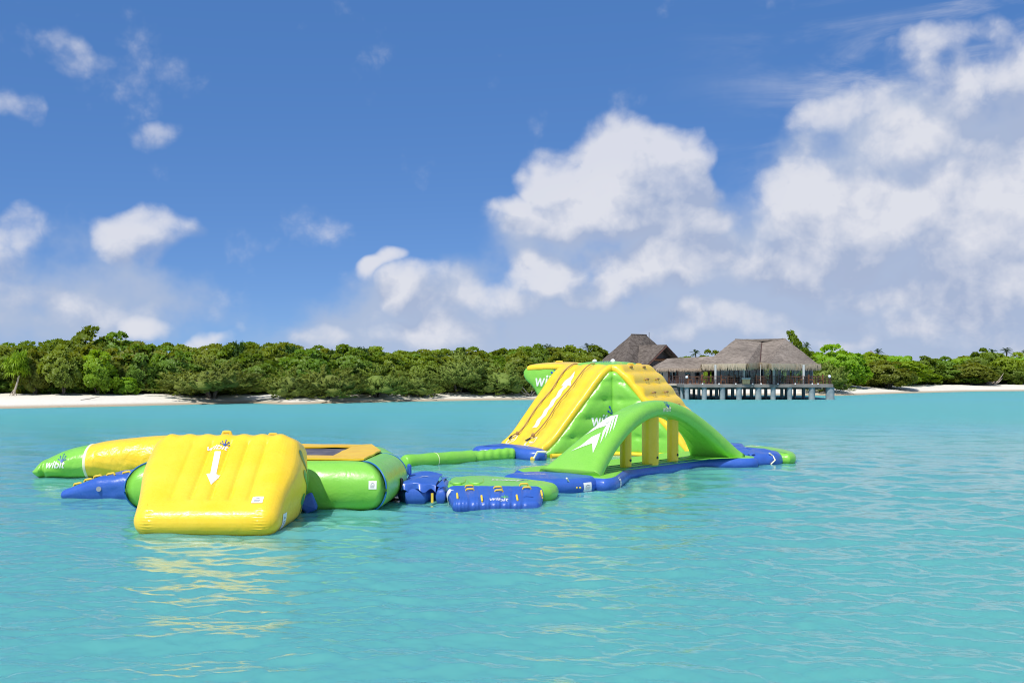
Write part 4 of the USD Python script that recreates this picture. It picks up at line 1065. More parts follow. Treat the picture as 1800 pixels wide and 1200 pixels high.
FRONT = [
 ('olive', 0, 'sea_bush', 'olive green round bush right of the leaning screw pine on the left beach', 62, 615, 62, 11),
 ('olive', 1, 'sea_bush', 'yellowish olive bush, second from the left edge behind the white beach', 112, 613, 68, 10.5),
 ('bright', 0, 'sea_bush', 'light yellow green bush in the middle of the left beach', 172, 618, 66, 9.5),
 ('bright', 1, 'sea_bush', 'low light green bush between the yellow green bush and the dark glossy tree', 222, 660, 36, 9.0),
 ('broad', 0, 'broadleaf_tree', 'dark glossy broadleaf tree behind the low light green bush on the left beach', 246, 610, 78, 12),
 ('broad', 1, 'broadleaf_tree', 'dark broadleaf tree just left of the big feathery beach bush', 300, 612, 66, 11),
 ('broad', 2, 'broadleaf_tree', 'tallest round topped tree above the left beach', 163, 584, 100, 18),
 ('broad', 0, 'broadleaf_tree', 'round topped tree beside the tallest tree, on its right, above the left beach', 206, 589, 84, 18),
 ('feather', 0, 'feathery_bush', 'big feathery grey green bush standing alone on the sand at the left beach', 372, 630, 150, 3.5),
 ('broad', 1, 'broadleaf_tree', 'glossy broadleaf tree behind the right half of the big feathery beach bush', 452, 625, 80, 9),
 ('feather', 1, 'feathery_bush', 'feathery bush hanging over the water line right of the big beach bush', 508, 645, 76, 3.5),
 ('feather', 2, 'feathery_bush', 'wide feathery grey green bush at the water line above the trampoline', 580, 640, 100, 3.0),
 ('feather', 0, 'feathery_bush', 'feathery bush at the water line above the green balance beam', 662, 642, 96, 3.0),
 ('feather', 1, 'feathery_bush', 'feathery bush behind the narrow sand strip left of the climbing tower', 732, 648, 70, 3.5),
 ('feather', 2, 'feathery_bush', 'tall feathery grey green tree left of the climbing tower', 806, 614, 110, 5.5),
 ('feather', 1, 'feathery_bush', 'feathery bush just left of the nose of the climbing tower', 880, 638, 90, 4.0),
 ('feather', 0, 'feathery_bush', 'low feathery bush under the nose of the climbing tower', 948, 655, 60, 4.0),
 ('olive', 2, 'sea_bush', 'yellow green broadleaf bush above the feathery bushes in the middle of the wood', 745, 628, 62, 8),
 ('olive', 0, 'sea_bush', 'yellow green broadleaf bush above the feathery bush over the balance beam', 690, 624, 60, 10),
 ('olive', 1, 'sea_bush', 'olive bush showing above the nose of the climbing tower', 912, 622, 60, 10),
 ('broad', 2, 'broadleaf_tree', 'dark broadleaf tree behind the nose of the climbing tower', 945, 612, 60, 13),
 ('olive', 2, 'sea_bush', 'pale flowered bush showing above the top of the climbing tower', 1035, 626, 60, 9),
 ('olive', 1, 'sea_bush', 'olive bush behind the yellow top of the jump platform', 985, 624, 56, 10),
 ('broad', 1, 'broadleaf_tree', 'broadleaf tree behind the upper part of the feathery bushes above the trampoline', 620, 616, 76, 10),
 ('broad', 0, 'broadleaf_tree', 'dark broadleaf tree over the feathery bush right of the big beach bush', 535, 618, 84, 10),
 ('feather', 2, 'feathery_bush', 'feathery bush beside the right end of the pavilion deck', 1452, 634, 74, 3.0),
 ('bright', 2, 'sea_bush', 'big bright green dome shaped bush right of the pavilion roof', 1472, 609, 92, 10),
 ('bright', 0, 'sea_bush', 'bright green bush between the dome shaped bush and the spreading dark one', 1532, 622, 66, 12),
 ('olive', 0, 'sea_bush', 'low spreading green bush reaching out over the right beach', 1562, 634, 78, 5.5),
 ('bright', 1, 'sea_bush', 'bright green bush behind the low spreading bush on the right beach', 1582, 622, 56, 13),
 ('broad', 2, 'broadleaf_tree', 'small dark round tree left of the gap in the right hand bushes', 1624, 630, 58, 13),
 ('broad', 0, 'broadleaf_tree', 'small dark round tree right of the pale board on the right beach', 1662, 629, 50, 13),
 ('olive', 1, 'sea_bush', 'wide green bush at the edge of the right beach, left of the bare shrub', 1704, 640, 74, 9.5),
 ('broad', 1, 'broadleaf_tree', 'tall dark tree behind the wide bush at the far right beach', 1722, 615, 60, 16),
 ('bright', 2, 'sea_bush', 'yellow green bush at the right edge of the picture', 1778, 622, 68, 12),
 ('broad', 2, 'broadleaf_tree', 'dark bush low at the right edge of the beach, under the yellow green one', 1792, 645, 40, 9.5),
]
for (k, v, nm, lab, px, top, w, t) in FRONT:
    plant(k, v, nm, lab, 'tree' if nm == 'broadleaf_tree' else 'bush', px, top, w, t)
# screw pines along the crest of the wood
for i, (px, top, w, t, lab) in enumerate([(400, 596, 40, 17, 'spiky screw pine crown above the right half of the big beach bush'), (424, 595, 34, 18, 'spiky screw pine with the highest tips above the big feathery bush'), (490, 601, 44, 17, 'spiky screw pine on the crest, left one of the pair above the trampoline'), (516, 602, 36, 17, 'spiky screw pine on the crest, right one of the pair above the trampoline'),
        (588, 606, 36, 17, 'spiky screw pine on the crest above the left part of the trampoline pads'), (640, 606, 52, 17, 'broad spiky screw pine on the crest above the right end of the trampoline'), (716, 616, 34, 16, 'small spiky screw pine on the crest above the balance beam'), (56, 601, 30, 24, 'dark spiky tree top above the left beach bushes'), (770, 614, 36, 16, 'spiky tree top left of the tall feathery tree'), (812, 607, 30, 18, 'spiky tree top right above the tall feathery tree')]):
    plant('pandan', i % 2, 'screw_pine', lab, 'screw pine', px, top, w * 1.25, t)
for i, (px, top, w, t, lab) in enumerate([(960, 603, 44, 26, 'dark palm crown left behind the tower roof'), (1038, 602, 52, 26, 'dark palm crown over the climbing tower, left of the big thatched roof'), (1225, 613, 34, 30, 'palm crown between the two thatched roofs'), (1541, 612, 36, 30, 'palm crown beside the small hut roof on the right'), (1746, 612, 34, 26, 'pale palm crown, left one of the two near the right edge'), (1771, 610, 44, 27, 'palm crown right of the pale palm near the right edge'), (1800, 614, 34, 27, 'palm crown cut by the right edge'), (1420, 600, 34, 26, 'dark palm behind the right slope of the pavilion roof')]):
    plant('palm', i % 2, 'palm_tree', lab, 'palm', px, top, w * 1.1, t)
for (k, v, lab, px, top, w, t) in [('broad', 1, 'dark tree behind the right slope of the pavilion roof', 1400, 603, 48, 14), ('broad', 0, 'tree showing above the left slope of the pavilion roof', 1250, 618, 50, 16), ('bright', 1, 'green bush seen through the gap between pavilion and low link building', 1243, 638, 34, 6), ('broad', 2, 'tree whose leaves stick out above the ridge of the pavilion roof', 1388, 590, 52, 16)]:
    plant(k, v, 'broadleaf_tree', lab, 'tree', px, top, w, t)
# leaning screw pine with a pale trunk, far left
x, y = spot(24, 9.0)
T = Thing('leaning_screw_pine', 'yellow green screw pine with a pale leaning trunk at the left edge of the beach', 'screw pine', (x, y, .8))
b = np.array([x - .1, y, ground_z(np.array(x), np.array(y)) - .05])
t = np.linspace(0, 1, 10)[:, None]
T.part('trunk', cat_([tube(b + np.hstack([.55 * t ** .8, 0 * t, 1.7 * t]), .10 - .035 * t[:, 0], 8)] + [tube(np.array([b + [.12, 0, .55], b + [a, a2, -.05]]), .03, 6) for a, a2 in ((-.35, .1), (-.2, -.25), (.25, -.2), (.35, .15))]), DRIFT, True)
cm = cat_([crown_mesh('pandan', 77), crown_mesh('pandan', 78), crown_mesh('pandan', 79)]); cm.vertices = cm.vertices * [.72, .72, 1.25] + [x + .4, y, -.25]
T.part('crown', cm, LEAF['bright'], False)

# back rows of the wood: nothing tells these apart
SKY = np.array([(-60, 612), (0, 609), (40, 607), (60, 606), (75, 607), (100, 600), (135, 603), (150, 597), (185, 600), (225, 600), (260, 607), (300, 606), (340, 609), (400, 606), (450, 606), (520, 609), (560, 611), (620, 611), (660, 613), (700, 618), (760, 618), (800, 614), (840, 612), (870, 617), (900, 614), (930, 611), (980, 614), (1020, 611), (1050, 614), (1090, 624), (1230, 628), (1400, 616), (1440, 624), (1500, 625), (1560, 622), (1590, 631), (1650, 631), (1680, 635), (1710, 622), (1730, 619), (1760, 626), (1800, 624), (1870, 622)], float)
BACK = {'broad': 'dark rounded tree in the back rows of the island wood', 'olive': 'olive green tree in the back rows of the island wood', 'bright': 'bright green tree in the back rows behind the right beach'}
for row, (t0, step) in enumerate(((13, 36), (20, 34), (30, 38))):
    px = -60.0
    while px < 1880:
        q = px + rng.uniform(-6, 6); kind = 'bright' if q > 1430 and rng.random() < .6 else ('broad' if rng.random() < .62 else 'olive')
        top = float(np.interp(q, SKY[:, 0], SKY[:, 1])) + (rng.uniform(6, 18) if row == 0 else rng.uniform(0, 5))
        if not (1180 < q < 1400 and row < 1) and not (1060 < q < 1200 and row < 2):
            plant(kind, int(rng.integers(0, 3)), 'wood_tree', BACK[kind], 'tree', q, top, step * rng.uniform(2.1, 2.8), t0 + rng.uniform(-2, 3), BACK[kind].replace('tree', 'trees', 1))
        px += step * rng.uniform(.85, 1.15)
# low growth that closes the wood at its foot
for q in np.arange(-20, 1060, 21.0):
    x, y = spot(q, 10.5 if q < 330 else 5.5)
    plant('feather' if 480 < q else 'broad', int(rng.integers(0, 3)), 'undergrowth_bush', 'low dark bush of the undergrowth along the left and middle shore', 'bush', q + rng.uniform(-8, 8), 662 + rng.uniform(-10, 6), 46, (12.0 if q < 330 else 7.0) + rng.uniform(-.5, 1), 'low bushes of the undergrowth')
for q in np.arange(1490, 1830, 30.0):
    plant('broad', int(rng.integers(0, 3)), 'undergrowth_bush', 'low green bush of the undergrowth behind the right beach', 'bush', q, 655 + rng.uniform(-5, 5), 36, 14 + rng.uniform(-.5, 1), 'low bushes behind the right beach')

# dead wood and small things on the sand
def twigs(o, s, seed, n=7):
    r = np.random.default_rng(seed); ms = []
    for k in range(n):
        a = r.uniform(0, 2 * PI); e = np.array([math.cos(a) * r.uniform(.3, 1), .4 * math.sin(a), r.uniform(.15, .8)]) * s
        P = np.array([o, o + e * .5 + r.normal(0, .06, 3) * s, o + e]); ms.append(tube(P, [.05 * s, .035 * s, .012 * s], 6))
    return cat_(ms)
x, y = spot(1746, 8.6); single('bare_shrub', twigs(np.array([x, y, .7]), 2.2, 4, 14), DRIFT, 'pale leafless shrub on the right beach, right of the wide bush', 'dead shrub', smooth=True)
x, y = spot(932, 2.2); single('driftwood', twigs(np.array([x, y, .2]), 1.6, 8, 8), DRIFT, 'pale tangle of dead branches on the sand under the tower nose', 'driftwood', smooth=True)
x, y = spot(158, 4.0); single('driftwood', tube([(x - .5, y - .6, .47), (x, y, .56), (x + .6, y + .5, .72)], [.02, .03, .015], 6), BARK, 'thin stick lying on the white left beach', 'driftwood', smooth=True)
x, y = spot(1629, 12.0); single('beach_board', box((x, y, 1.3), (.38, .12, .75), .2, .03), simple('pale_board', (.6, .6, .62), .6), 'small pale grey board standing before the dark bushes on the right beach', 'board')

# ------------------------------------------------------------------ buildings
THATCH = usdkit.material(stage, M('grey_thatch'), {
    'g': ('geometry', {}), 'mp': ('mapping', {'mapping_type': 'point', 'scale': (1.0, 1.0, 5.0)}), 'n': ('noise_texture', {'scale': 2.2, 'detail': 8.0, 'roughness': .7}), 'r': ('map_range', {'from_min': .35, 'from_max': .65, 'clamp': True}),
    'c': ('mix', {'color1': (0.15, 0.125, 0.105), 'color2': (0.32, 0.275, 0.235)}), 'n2': ('noise_texture', {'scale': .35, 'detail': 3.0}), 'r2': ('map_range', {'from_min': .35, 'from_max': .65, 'to_min': .8, 'to_max': 1.15, 'clamp': True}), 'm': ('mix', {'mix_type': 'multiply', 'fac': 1.0}),
    'w': ('wave_texture', {'bands_direction': 'z', 'scale': 1.3, 'distortion': 2.0, 'detail': 3.0, 'detail_scale': 2.0, 'profile': 'saw'}), 'h': ('math', {'math_type': 'multiply_add', 'value2': .5}), 'b': ('bump', {'strength': .8, 'distance': .12}), 'p': ('principled_bsdf', {'roughness': .95, 'specular_ior_level': .1})},
    [('g.position', 'mp.vector'), ('mp.vector', 'n.vector'), ('n.fac', 'r.value'), ('r.result', 'c.fac'), ('g.position', 'n2.vector'), ('n2.fac', 'r2.value'), ('c.color', 'm.color1'), ('r2.result', 'm.color2'), ('m.color', 'p.base_color'),
     ('g.position', 'w.vector'), ('w.fac', 'h.value1'), ('n.fac', 'h.value3'), ('h.value', 'b.height'), ('b.normal', 'p.normal')], surface='p.BSDF')
THATCH_OLD = simple('old_dark_thatch', (0.085, 0.070, 0.060), .95, .1, noise=(2.6, (0.17, 0.145, 0.125), .38, .62), bump=(6, .6, .1))
FRINGE = leaf_material('straw_fringe', (0.40, 0.34, 0.27), (0.68, 0.60, 0.49), .2, .02, .9)
CONC = simple('pale_concrete', (0.27, 0.32, 0.34), .8, noise=(1.6, (0.17, 0.22, 0.25), .4, .62), bump=(8, .2, .02))
SLAB = simple('grey_slab', (0.23, 0.215, 0.2), .85, noise=(1.2, (0.15, 0.14, 0.13), .4, .65))
WHITEWALL = simple('white_wall', (0.78, 0.77, 0.75), .7, noise=(.8, (0.60, 0.59, 0.57), .45, .65))
STONE = simple('grey_retaining_stone', (0.22, 0.215, 0.21), .9, noise=(2.0, (0.13, 0.125, 0.12), .4, .6), bump=(4, .6, .08))
BROWN = simple('dark_brown_wood', (0.10, 0.045, 0.03), .55, noise=(4.0, (0.06, 0.03, 0.02), .4, .6))
TEAK = simple('orange_teak', (0.34, 0.14, 0.055), .55, noise=(4.0, (0.24, 0.09, 0.035), .4, .6))
PALEWOOD = simple('pale_wood', (0.62, 0.42, 0.21), .6, noise=(5.0, (0.5, 0.32, 0.15), .4, .6))
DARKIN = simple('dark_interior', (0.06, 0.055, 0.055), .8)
CURT = [simple('curtain_grey', (0.22, 0.25, 0.32), .8), simple('curtain_pale', (0.40, 0.47, 0.46), .8), simple('curtain_brown', (0.13, 0.09, 0.08), .8)]
POSTM = simple('post_grey_paint', (0.5, 0.5, 0.49), .7)
LAMPW = simple('white_globe', (0.85, 0.85, 0.87), .25)
GLASS = usdkit.material(stage, M('window_glass'), {'f': ('fresnel', {'IOR': 1.6}), 't': ('transparent_bsdf', {'color': (.82, .86, .88)}), 'g': ('glossy_bsdf', {'color': (1, 1, 1), 'roughness': .02}), 'x': ('mix_closure', {})}, [('f.fac', 'x.fac'), ('t.BSDF', 'x.closure1'), ('g.BSDF', 'x.closure2')], surface='x.closure')

def slope(corners, th=.28, size=.45, sag=.06, seed=1):
    """one thatched roof slope: a thick sheet through 3 or 4 corners (eave corners first)"""
    c = np.asarray(corners, float)
    f = [[0, 1, 2]] if len(c) == 3 else [[0, 1, 2], [0, 2, 3]]
    v, f = trimesh.remesh.subdivide_to_size(c, np.array(f), size, max_iter=14)
    m = trimesh.Trimesh(v, f); 
    n = nrm(np.cross(c[1] - c[0], c[2] - c[0])); n = n if n[2] > 0 else -n
    m.vertices += n * (sag * (meshkit.fbm(m.vertices * 1.3, 3, seed) - .5) * 2)[:, None]
    if (m.face_normals @ n).mean() < 0: m.invert()
    low = m.copy(); low.vertices -= n * th; low.invert()
    e = m.edges_unique[np.bincount(m.edges_unique_inverse) == 1]; k = len(m.vertices)
    wall = np.vstack([np.column_stack([e[:, 0], e[:, 1], e[:, 1] + k]), np.column_stack([e[:, 0], e[:, 1] + k, e[:, 0] + k])])
    o = trimesh.Trimesh(np.vstack([m.vertices, low.vertices]), np.vstack([m.faces, low.faces + k, wall]), process=False)
    return o

def fringe(P, drop=.42, seed=3, lay=3, out=None):
    """ragged straw hanging from an eave line"""
    r = np.random.default_rng(seed); P = np.asarray(P, float); V = []
    for a, b in zip(P[:-1], P[1:]):
        L = np.linalg.norm(b - a); d = (b - a) / L; o = nrm(np.cross(d, [0, 0, 1])); n = int(L / .035)
        for q in range(lay):
            s = r.uniform(0, L, n); w = r.uniform(.03, .07, n); h = drop * r.uniform(.55, 1.1, n); ofs = r.uniform(.0, .24, n)
            base = a + s[:, None] * d + ofs[:, None] * o + np.array([0, 0, .07])
            tip = base - np.array([0, 0, 1.0]) * h[:, None] + o * r.uniform(-.02, .12, (n, 1)) + d * r.normal(0, .04, (n, 1))
            V.append(np.stack([base - d * w[:, None], base + d * w[:, None], tip + d * .012, tip - d * .012], 1).reshape(-1, 3))
    V = np.vstack(V); i = np.arange(len(V) // 4) * 4
    return trimesh.Trimesh(V, np.vstack([np.stack([i, i + 1, i + 2], 1), np.stack([i, i + 2, i + 3], 1)]), process=False)

def pt(px, py, d): return np.array([XD(px, d), d, ZD(py, d)])
def pavilion():
    D0, D1 = 103.6, 116.5
    x0, x1 = XD(1203, D0), XD(1465, D0)
    zt, zb = ZD(675, D0), ZD(681, D0)
    T = Thing('water_pavilion', 'open sided thatched restaurant pavilion on concrete pillars over the water', 'building', ((x0 + x1) / 2, 110, 0))
    T.part('deck_slab', box(((x0 + x1) / 2, (D0 + D1) / 2, (zt + zb) / 2), (x1 - x0, D1 - D0, zt - zb), 0, .03), SLAB, 30)
    fp = [(1207.5, 8), (1238, 9), (1270, 9.5), (1299, 10), (1333, 11), (1359, 9), (1388, 8.5), (1427, 11), (1459, 15)]
    for px, w in fp:
        r = w / 2 / FPX * D0; d = D0 + r + .1; x = XD(px, d)
        T.part('pillar', tube([(x, d, -.6), (x, d, .3), (x, d, zb + .005)], [r * 1.02, r, r], 20), CONC, 60)
    for row, d in enumerate((106.6, 110.6, 114.8)):
        for px, w in fp[:-1] + [(1480, 9)]:
            x = XD(px, D0) + .18 * row; r = .14 if row else .16
            if x < x1 - .3: T.part('pillar', tube([(x, d, -.6), (x, d, zb + .005)], r, 14), CONC, 60)
        T.part('beam', box(((x0 + x1) / 2, d, zb - .1), (x1 - x0 - .6, .25, .22)), SLAB, 30)
    # posts
    for px, w in ((1257.5, .18), (1308, .17), (1337, .06), (1360, .19), (1412.5, .19), (1428, .10)):
        d = 104.15 if px != 1428 else 107.0
        T.part('post', box((XD(px, d), d, (zt + 3.35) / 2), (w, w, 3.35 - zt), 0, .015), POSTM, 30)
    # glazed walls, curtains and the room behind
    dg = 106.6; ga, gb = XD(1259, dg), XD(1430, dg); n = 22
    zc = 3.15
    W = (gb - ga) / n
    r = np.random.default_rng(12)
    for k in range(n):
        xm = ga + (k + .5) * W
        if k in (6, 12): T.part('door_frame', box((xm, dg, (zt + zc) / 2), (.12, .12, zc - zt), 0, .01), BROWN, 30); 
        p = T.part('glass_pane', box((xm, dg, (zt + zc) / 2), (W - .05, .012, zc - zt - .06)), GLASS, False)
        T.part('mullion', box((xm - W / 2, dg, (zt + zc) / 2), (.05, .06, zc - zt)), BROWN if k % 2 else WHITEWALL, False)
        pick = r.random()
        if pick < .68:
            c = 0 if pick < .36 else (1 if pick < .55 else 2)
            u = np.linspace(0, 1, 15); ww = W * r.uniform(.45, .95); cx = xm + r.uniform(-.1, .1) * W
            top = np.column_stack([cx - ww / 2 + ww * u, dg + .3 + .035 * np.sin(u * 22 + k), np.full(15, zc)]); bot = top.copy(); bot[:, 2] = zt + .03
            back_t, back_b = top + [0, .012, 0], bot + [0, .012, 0]
            vv = np.vstack([top, bot, back_t, back_b]); i = np.arange(14)
            ff = np.vstack([np.stack([i, i + 15, i + 16], 1), np.stack([i, i + 16, i + 1], 1), np.stack([i + 30, i + 46, i + 45], 1), np.stack([i + 30, i + 31, i + 46], 1)])
            T.part('curtain', trimesh.Trimesh(vv, ff, process=False), CURT[c], 60)
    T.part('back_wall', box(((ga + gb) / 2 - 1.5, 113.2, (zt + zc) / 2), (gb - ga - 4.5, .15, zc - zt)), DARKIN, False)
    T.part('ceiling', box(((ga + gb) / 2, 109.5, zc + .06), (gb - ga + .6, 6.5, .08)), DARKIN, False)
    # roof
    L, F1, V, F2, R = pt(1236, 641, 106), pt(1312, 640, 102.4), pt(1336, 638, 105.4), pt(1352.5, 640, 102.4), pt(1439, 641, 106.8)
    A, Mm, B = pt(1293, 596, 111), pt(1339.5, 598, 112.3), pt(1381, 595, 112)
    L2, R2 = np.array([XD(1236, 106) + 2.5, 119, L[2]]), np.array([R[0] + .6, 119, R[2]])
    for k, c in enumerate(([L, F1, A], [F1, V, Mm, A], [V, F2, B, Mm], [F2, R, B], [R, R2, B], [R2, L2, A, B], [L2, L, A])):
        T.part('roof_slope', slope(c, .24, .5, .05, k), THATCH, 40)
    T.part('ridge_cap', tube([A + [0, 0, -.05], (A + Mm) / 2 + [0, 0, -.08], Mm + [0, 0, -.05], (Mm + B) / 2 + [0, 0, -.05], B + [0, 0, -.05]], .10, 8), THATCH, True)
    T.part('valley_cap', tube([Mm + [0, 0, .0], V + [0, 0, .05]], .045, 6), BROWN, True)
    T.part('eave_fringe', fringe([L2, L, F1, V, F2, R, R2], .62, 3, 5), FRINGE, False, kind='stuff')
    # railing
    dr, zr = D0 + .22, ZD(661.5, D0)
    segs = [(x0 + .15, XD(1304, dr)), (XD(1320, dr), x1 - .15)]
    for a, b in segs:
        for z, s in ((zr, .07), (zt + (zr - zt) * .72, .03), (zt + (zr - zt) * .48, .03), (zt + (zr - zt) * .24, .03)):
            T.part('rail', box(((a + b) / 2, dr, z), (b - a, .05, s)), BROWN, False)
        n = max(2, int((b - a) / 1.25))
        for k in range(n + 1): T.part('rail_post', box((a + (b - a) * k / n, dr + .05, (zt + zr) / 2), (.07, .05, zr - zt)), BROWN, False)
        for k in range(int((b - a) / .22)): T.part('baluster', box((a + .11 + .22 * k, dr + .01, (zt + zr) / 2), (.025, .02, zr - zt - .06)), BROWN, False)
    for xx in (x0 + .15, x1 - .15):
        for z, s in ((zr, .07), (zt + (zr - zt) * .6, .03), (zt + (zr - zt) * .3, .03)): T.part('rail', box((xx, dr + 4.5, z), (.05, 9, s)), BROWN, False)
        for k in range(8): T.part('rail_post', box((xx, dr + .6 + 1.2 * k, (zt + zr) / 2), (.05, .07, zr - zt)), BROWN, False)
    return D0, zt, zr, x0, x1
D0, ZT, ZR, DX0, DX1 = pavilion()

def lantern(px, name, label, py):
    d = D0 + .3; c = pt(px, py, d)
    T = Thing(name, label, 'globe lamp', (c[0], c[1], ZT))
    T.part('lamp_post', box((c[0], d, (ZT + c[2]) / 2 - .06), (.14, .14, c[2] - ZT - .12), 0, .01), BROWN, 30)
    T.part('globe', sphere(c, .15, 3), LAMPW, True)
lantern(1207, 'globe_lamp', 'white globe lamp on the railing post at the left corner of the pavilion deck', 662.5)
lantern(1458, 'globe_lamp', 'white globe lamp at the right corner of the pavilion deck', 661.5)
for px in (1235, 1264, 1293.5, 1323, 1338, 1367.5, 1398, 1428, 1438):
    c = pt(px, 674.6, D0 + .06); single('deck_light', sphere(c, .075, 2), LAMPW, 'small white ball light on the front edge of the pavilion deck', 'deck light', 'white ball lights along the deck edge', smooth=True)
T = Thing('serving_cabinet', 'wooden cabinet with a pale top in front of the pavilion railing', 'cabinet', (XD(1312, D0), D0 + .25, ZT))
cx = XD(1312, D0); ch = ZD(664, D0) - ZT
T.part('cabinet_body', box((cx, D0 + .26, ZT + ch * .4), (.74, .42, ch * .8), 0, .015), PALEWOOD, 30)
for s in (-1, 1): T.part('door', box((cx + s * .18, D0 + .045, ZT + ch * .4), (.33, .02, ch * .7)), PALEWOOD, False)
T.part('worktop', box((cx, D0 + .26, ZT + ch * .9), (.84, .5, ch * .2), 0, .02), CURT[1], 30)

# chairs and tables on the deck: one of each, then copies
def chair_at(path, x, y, rz):
    X = UsdGeom.Xform.Define(stage, path)
    return X
_ch = {}
def furn(name, build, x, y, rz, label, cat, group):
    path = numbered('/World/' + name); X = UsdGeom.Xform.Define(stage, path)
    if name in _ch:
        X.GetPrim().GetReferences().AddInternalReference(Sdf.Path(_ch[name])); X.GetPrim().SetInstanceable(True)
        X.GetPrim().GetAttribute('xformOp:translate').Set(Gf.Vec3d(x, y, ZT + .004)); X.GetPrim().GetAttribute('xformOp:rotateZ').Set(float(rz))
    else:
        _ch[name] = path; X.AddTranslateOp().Set((x, y, ZT + .004)); X.AddRotateZOp().Set(float(rz)); build(path)
    setdata(X.GetPrim(), label, cat, group)
def build_chair(p):
    usdkit.mesh(stage, p + '/seat', box((0, 0, .42), (.42, .42, .05), 0, .015), TEAK)
    usdkit.mesh(stage, p + '/backrest', box((0, .2, .70), (.42, .04, .38), 0, .015), TEAK)
    for k, (a, b) in enumerate(((-1, -1), (1, -1), (-1, 1), (1, 1))):
        hgt = .395 if b < 0 else .52
        usdkit.mesh(stage, p + ('/leg' if k == 0 else f'/leg_{k:03d}'), box((a * .19, b * .19, hgt / 2), (.04, .04, hgt)), TEAK)
def build_table(p):
    usdkit.mesh(stage, p + '/tabletop', box((0, 0, .68), (.8, .8, .04), 0, .012), TEAK)
    usdkit.mesh(stage, p + '/pedestal', box((0, 0, .34), (.09, .09, .64)), TEAK)
    usdkit.mesh(stage, p + '/foot', box((0, 0, .02), (.5, .5, .04)), TEAK)
for px in (1222, 1246, 1280, 1341, 1398, 1434):
    furn('dining_table', build_table, XD(px, 104.9), 104.9, 0, 'brown square table behind the pavilion railing', 'table', 'tables on the pavilion deck')
    for s in (-1, 1):
        furn('dining_chair', build_chair, XD(px, 104.9) + s * .52, 104.9 + .1 * s, 90 * -s + 180 * 0 + (0 if s > 0 else 0), 'orange brown wooden chair behind the pavilion railing', 'chair', 'chairs on the pavilion deck')

# link building
def link():
    d = 114.0
    T = Thing('link_building', 'low white walled link building with thatched roof between the two big roofs', 'building', (XD(1200, d), d, 0))
    xa, xb = XD(1154, d), XD(1236, d); zf, ze = 1.32, ZD(650, d)
    wins = [(1158, 1161), (1162.5, 1165.5), (1174, 1181), (1182.5, 1190), (1204, 1214), (1221, 1231)]
    xs_ = [xa] + [XD(v, d) for w in wins for v in w] + [xb]
    zw0, zw1 = ZD(668, d), ZD(654, d)
    for k in range(0, len(xs_), 2): T.part('wall_panel', box(((xs_[k] + xs_[k + 1]) / 2, d, (zf + ze) / 2), (xs_[k + 1] - xs_[k], .2, ze - zf)), WHITEWALL, False)
    for k, (a, b) in enumerate(wins):
        x0, x1 = XD(a, d), XD(b, d)
        T.part('wall_panel', box(((x0 + x1) / 2, d + .003, (zf + zw0) / 2), (x1 - x0, .19, zw0 - zf)), WHITEWALL, False)
        T.part('wall_panel', box(((x0 + x1) / 2, d + .003, (zw1 + ze) / 2), (x1 - x0, .19, ze - zw1)), WHITEWALL, False)
        w = T.part('window', box(((x0 + x1) / 2, d + .08, (zw0 + zw1) / 2), (x1 - x0, .03, zw1 - zw0)), DARKIN, False)
        T.part('pane', box(((x0 + x1) / 2, d + .03, (zw0 + zw1) / 2), (x1 - x0 - .04, .012, zw1 - zw0 - .04)), GLASS, False, parent=w)
    for px in (1176, 1190.5, 1246): T.part('post', box((XD(px, d - 1.2), d - 1.2, (zf + ze) / 2), (.22, .22, ze - zf), 0, .02), BROWN, 30)
    T.part('floor', box(((xa + XD(1250, d)) / 2, d - .6, zf - .07), (XD(1250, d) - xa + .3, 2.6, .14)), SLAB, False)
    a, b = pt(1153, 648, d - 1.5), pt(1262, 649, d - 1.5); r0, r1 = pt(1172.5, 630, d + 1.5), pt(1262, 626, d + 1.5)
    b2, a2 = b + [0, 6, 0], a + [0, 6, 0]
    T.part('roof_slope', slope([a, b, r1, r0], .22, .5, .05, 21), THATCH, 40); T.part('roof_slope', slope([b2, a2, r0, r1], .22, .5, .05, 22), THATCH, 40); T.part('roof_slope', slope([a2, a, r0], .22, .5, .05, 23), THATCH, 40)
    T.part('eave_fringe', fringe([a2, a, b], .34, 8, 5), FRINGE, False, kind='stuff')
link()
def walkway():
    d = 108.6
    T = Thing('stone_ramp_wall', 'grey stone wall with a pale walkway slab left of the pavilion pillars', 'wall', (XD(1185, d), d, 0))
    xa, xb = XD(1150, d), XD(1204, d)
    T.part('walkway_slab', box(((xa + xb) / 2, d + 1.6, 1.36), (xb - xa, 3.4, .16), 0, .02), simple('pale_walk', (.5, .44, .36), .85), 30)
    # courses of stone
    r = np.random.default_rng(5); z = -.4
    while z < 1.2:
        h = r.uniform(.28, .36); x = xa + r.uniform(-.3, 0)
        while x < xb - .4:
            w = r.uniform(.5, .9); T.part('stone', box((x + w / 2, d + .3 + r.uniform(-.03, .03), z + h / 2), (w - .03, .5, h - .03), r.uniform(-.02, .02), .03), STONE, 30); x += w
        z += h
    T.part('core', box(((xa + xb) / 2 - .1, d + .5, .4), (xb - xa - .5, .3, 1.6)), DARKIN, False)
walkway()
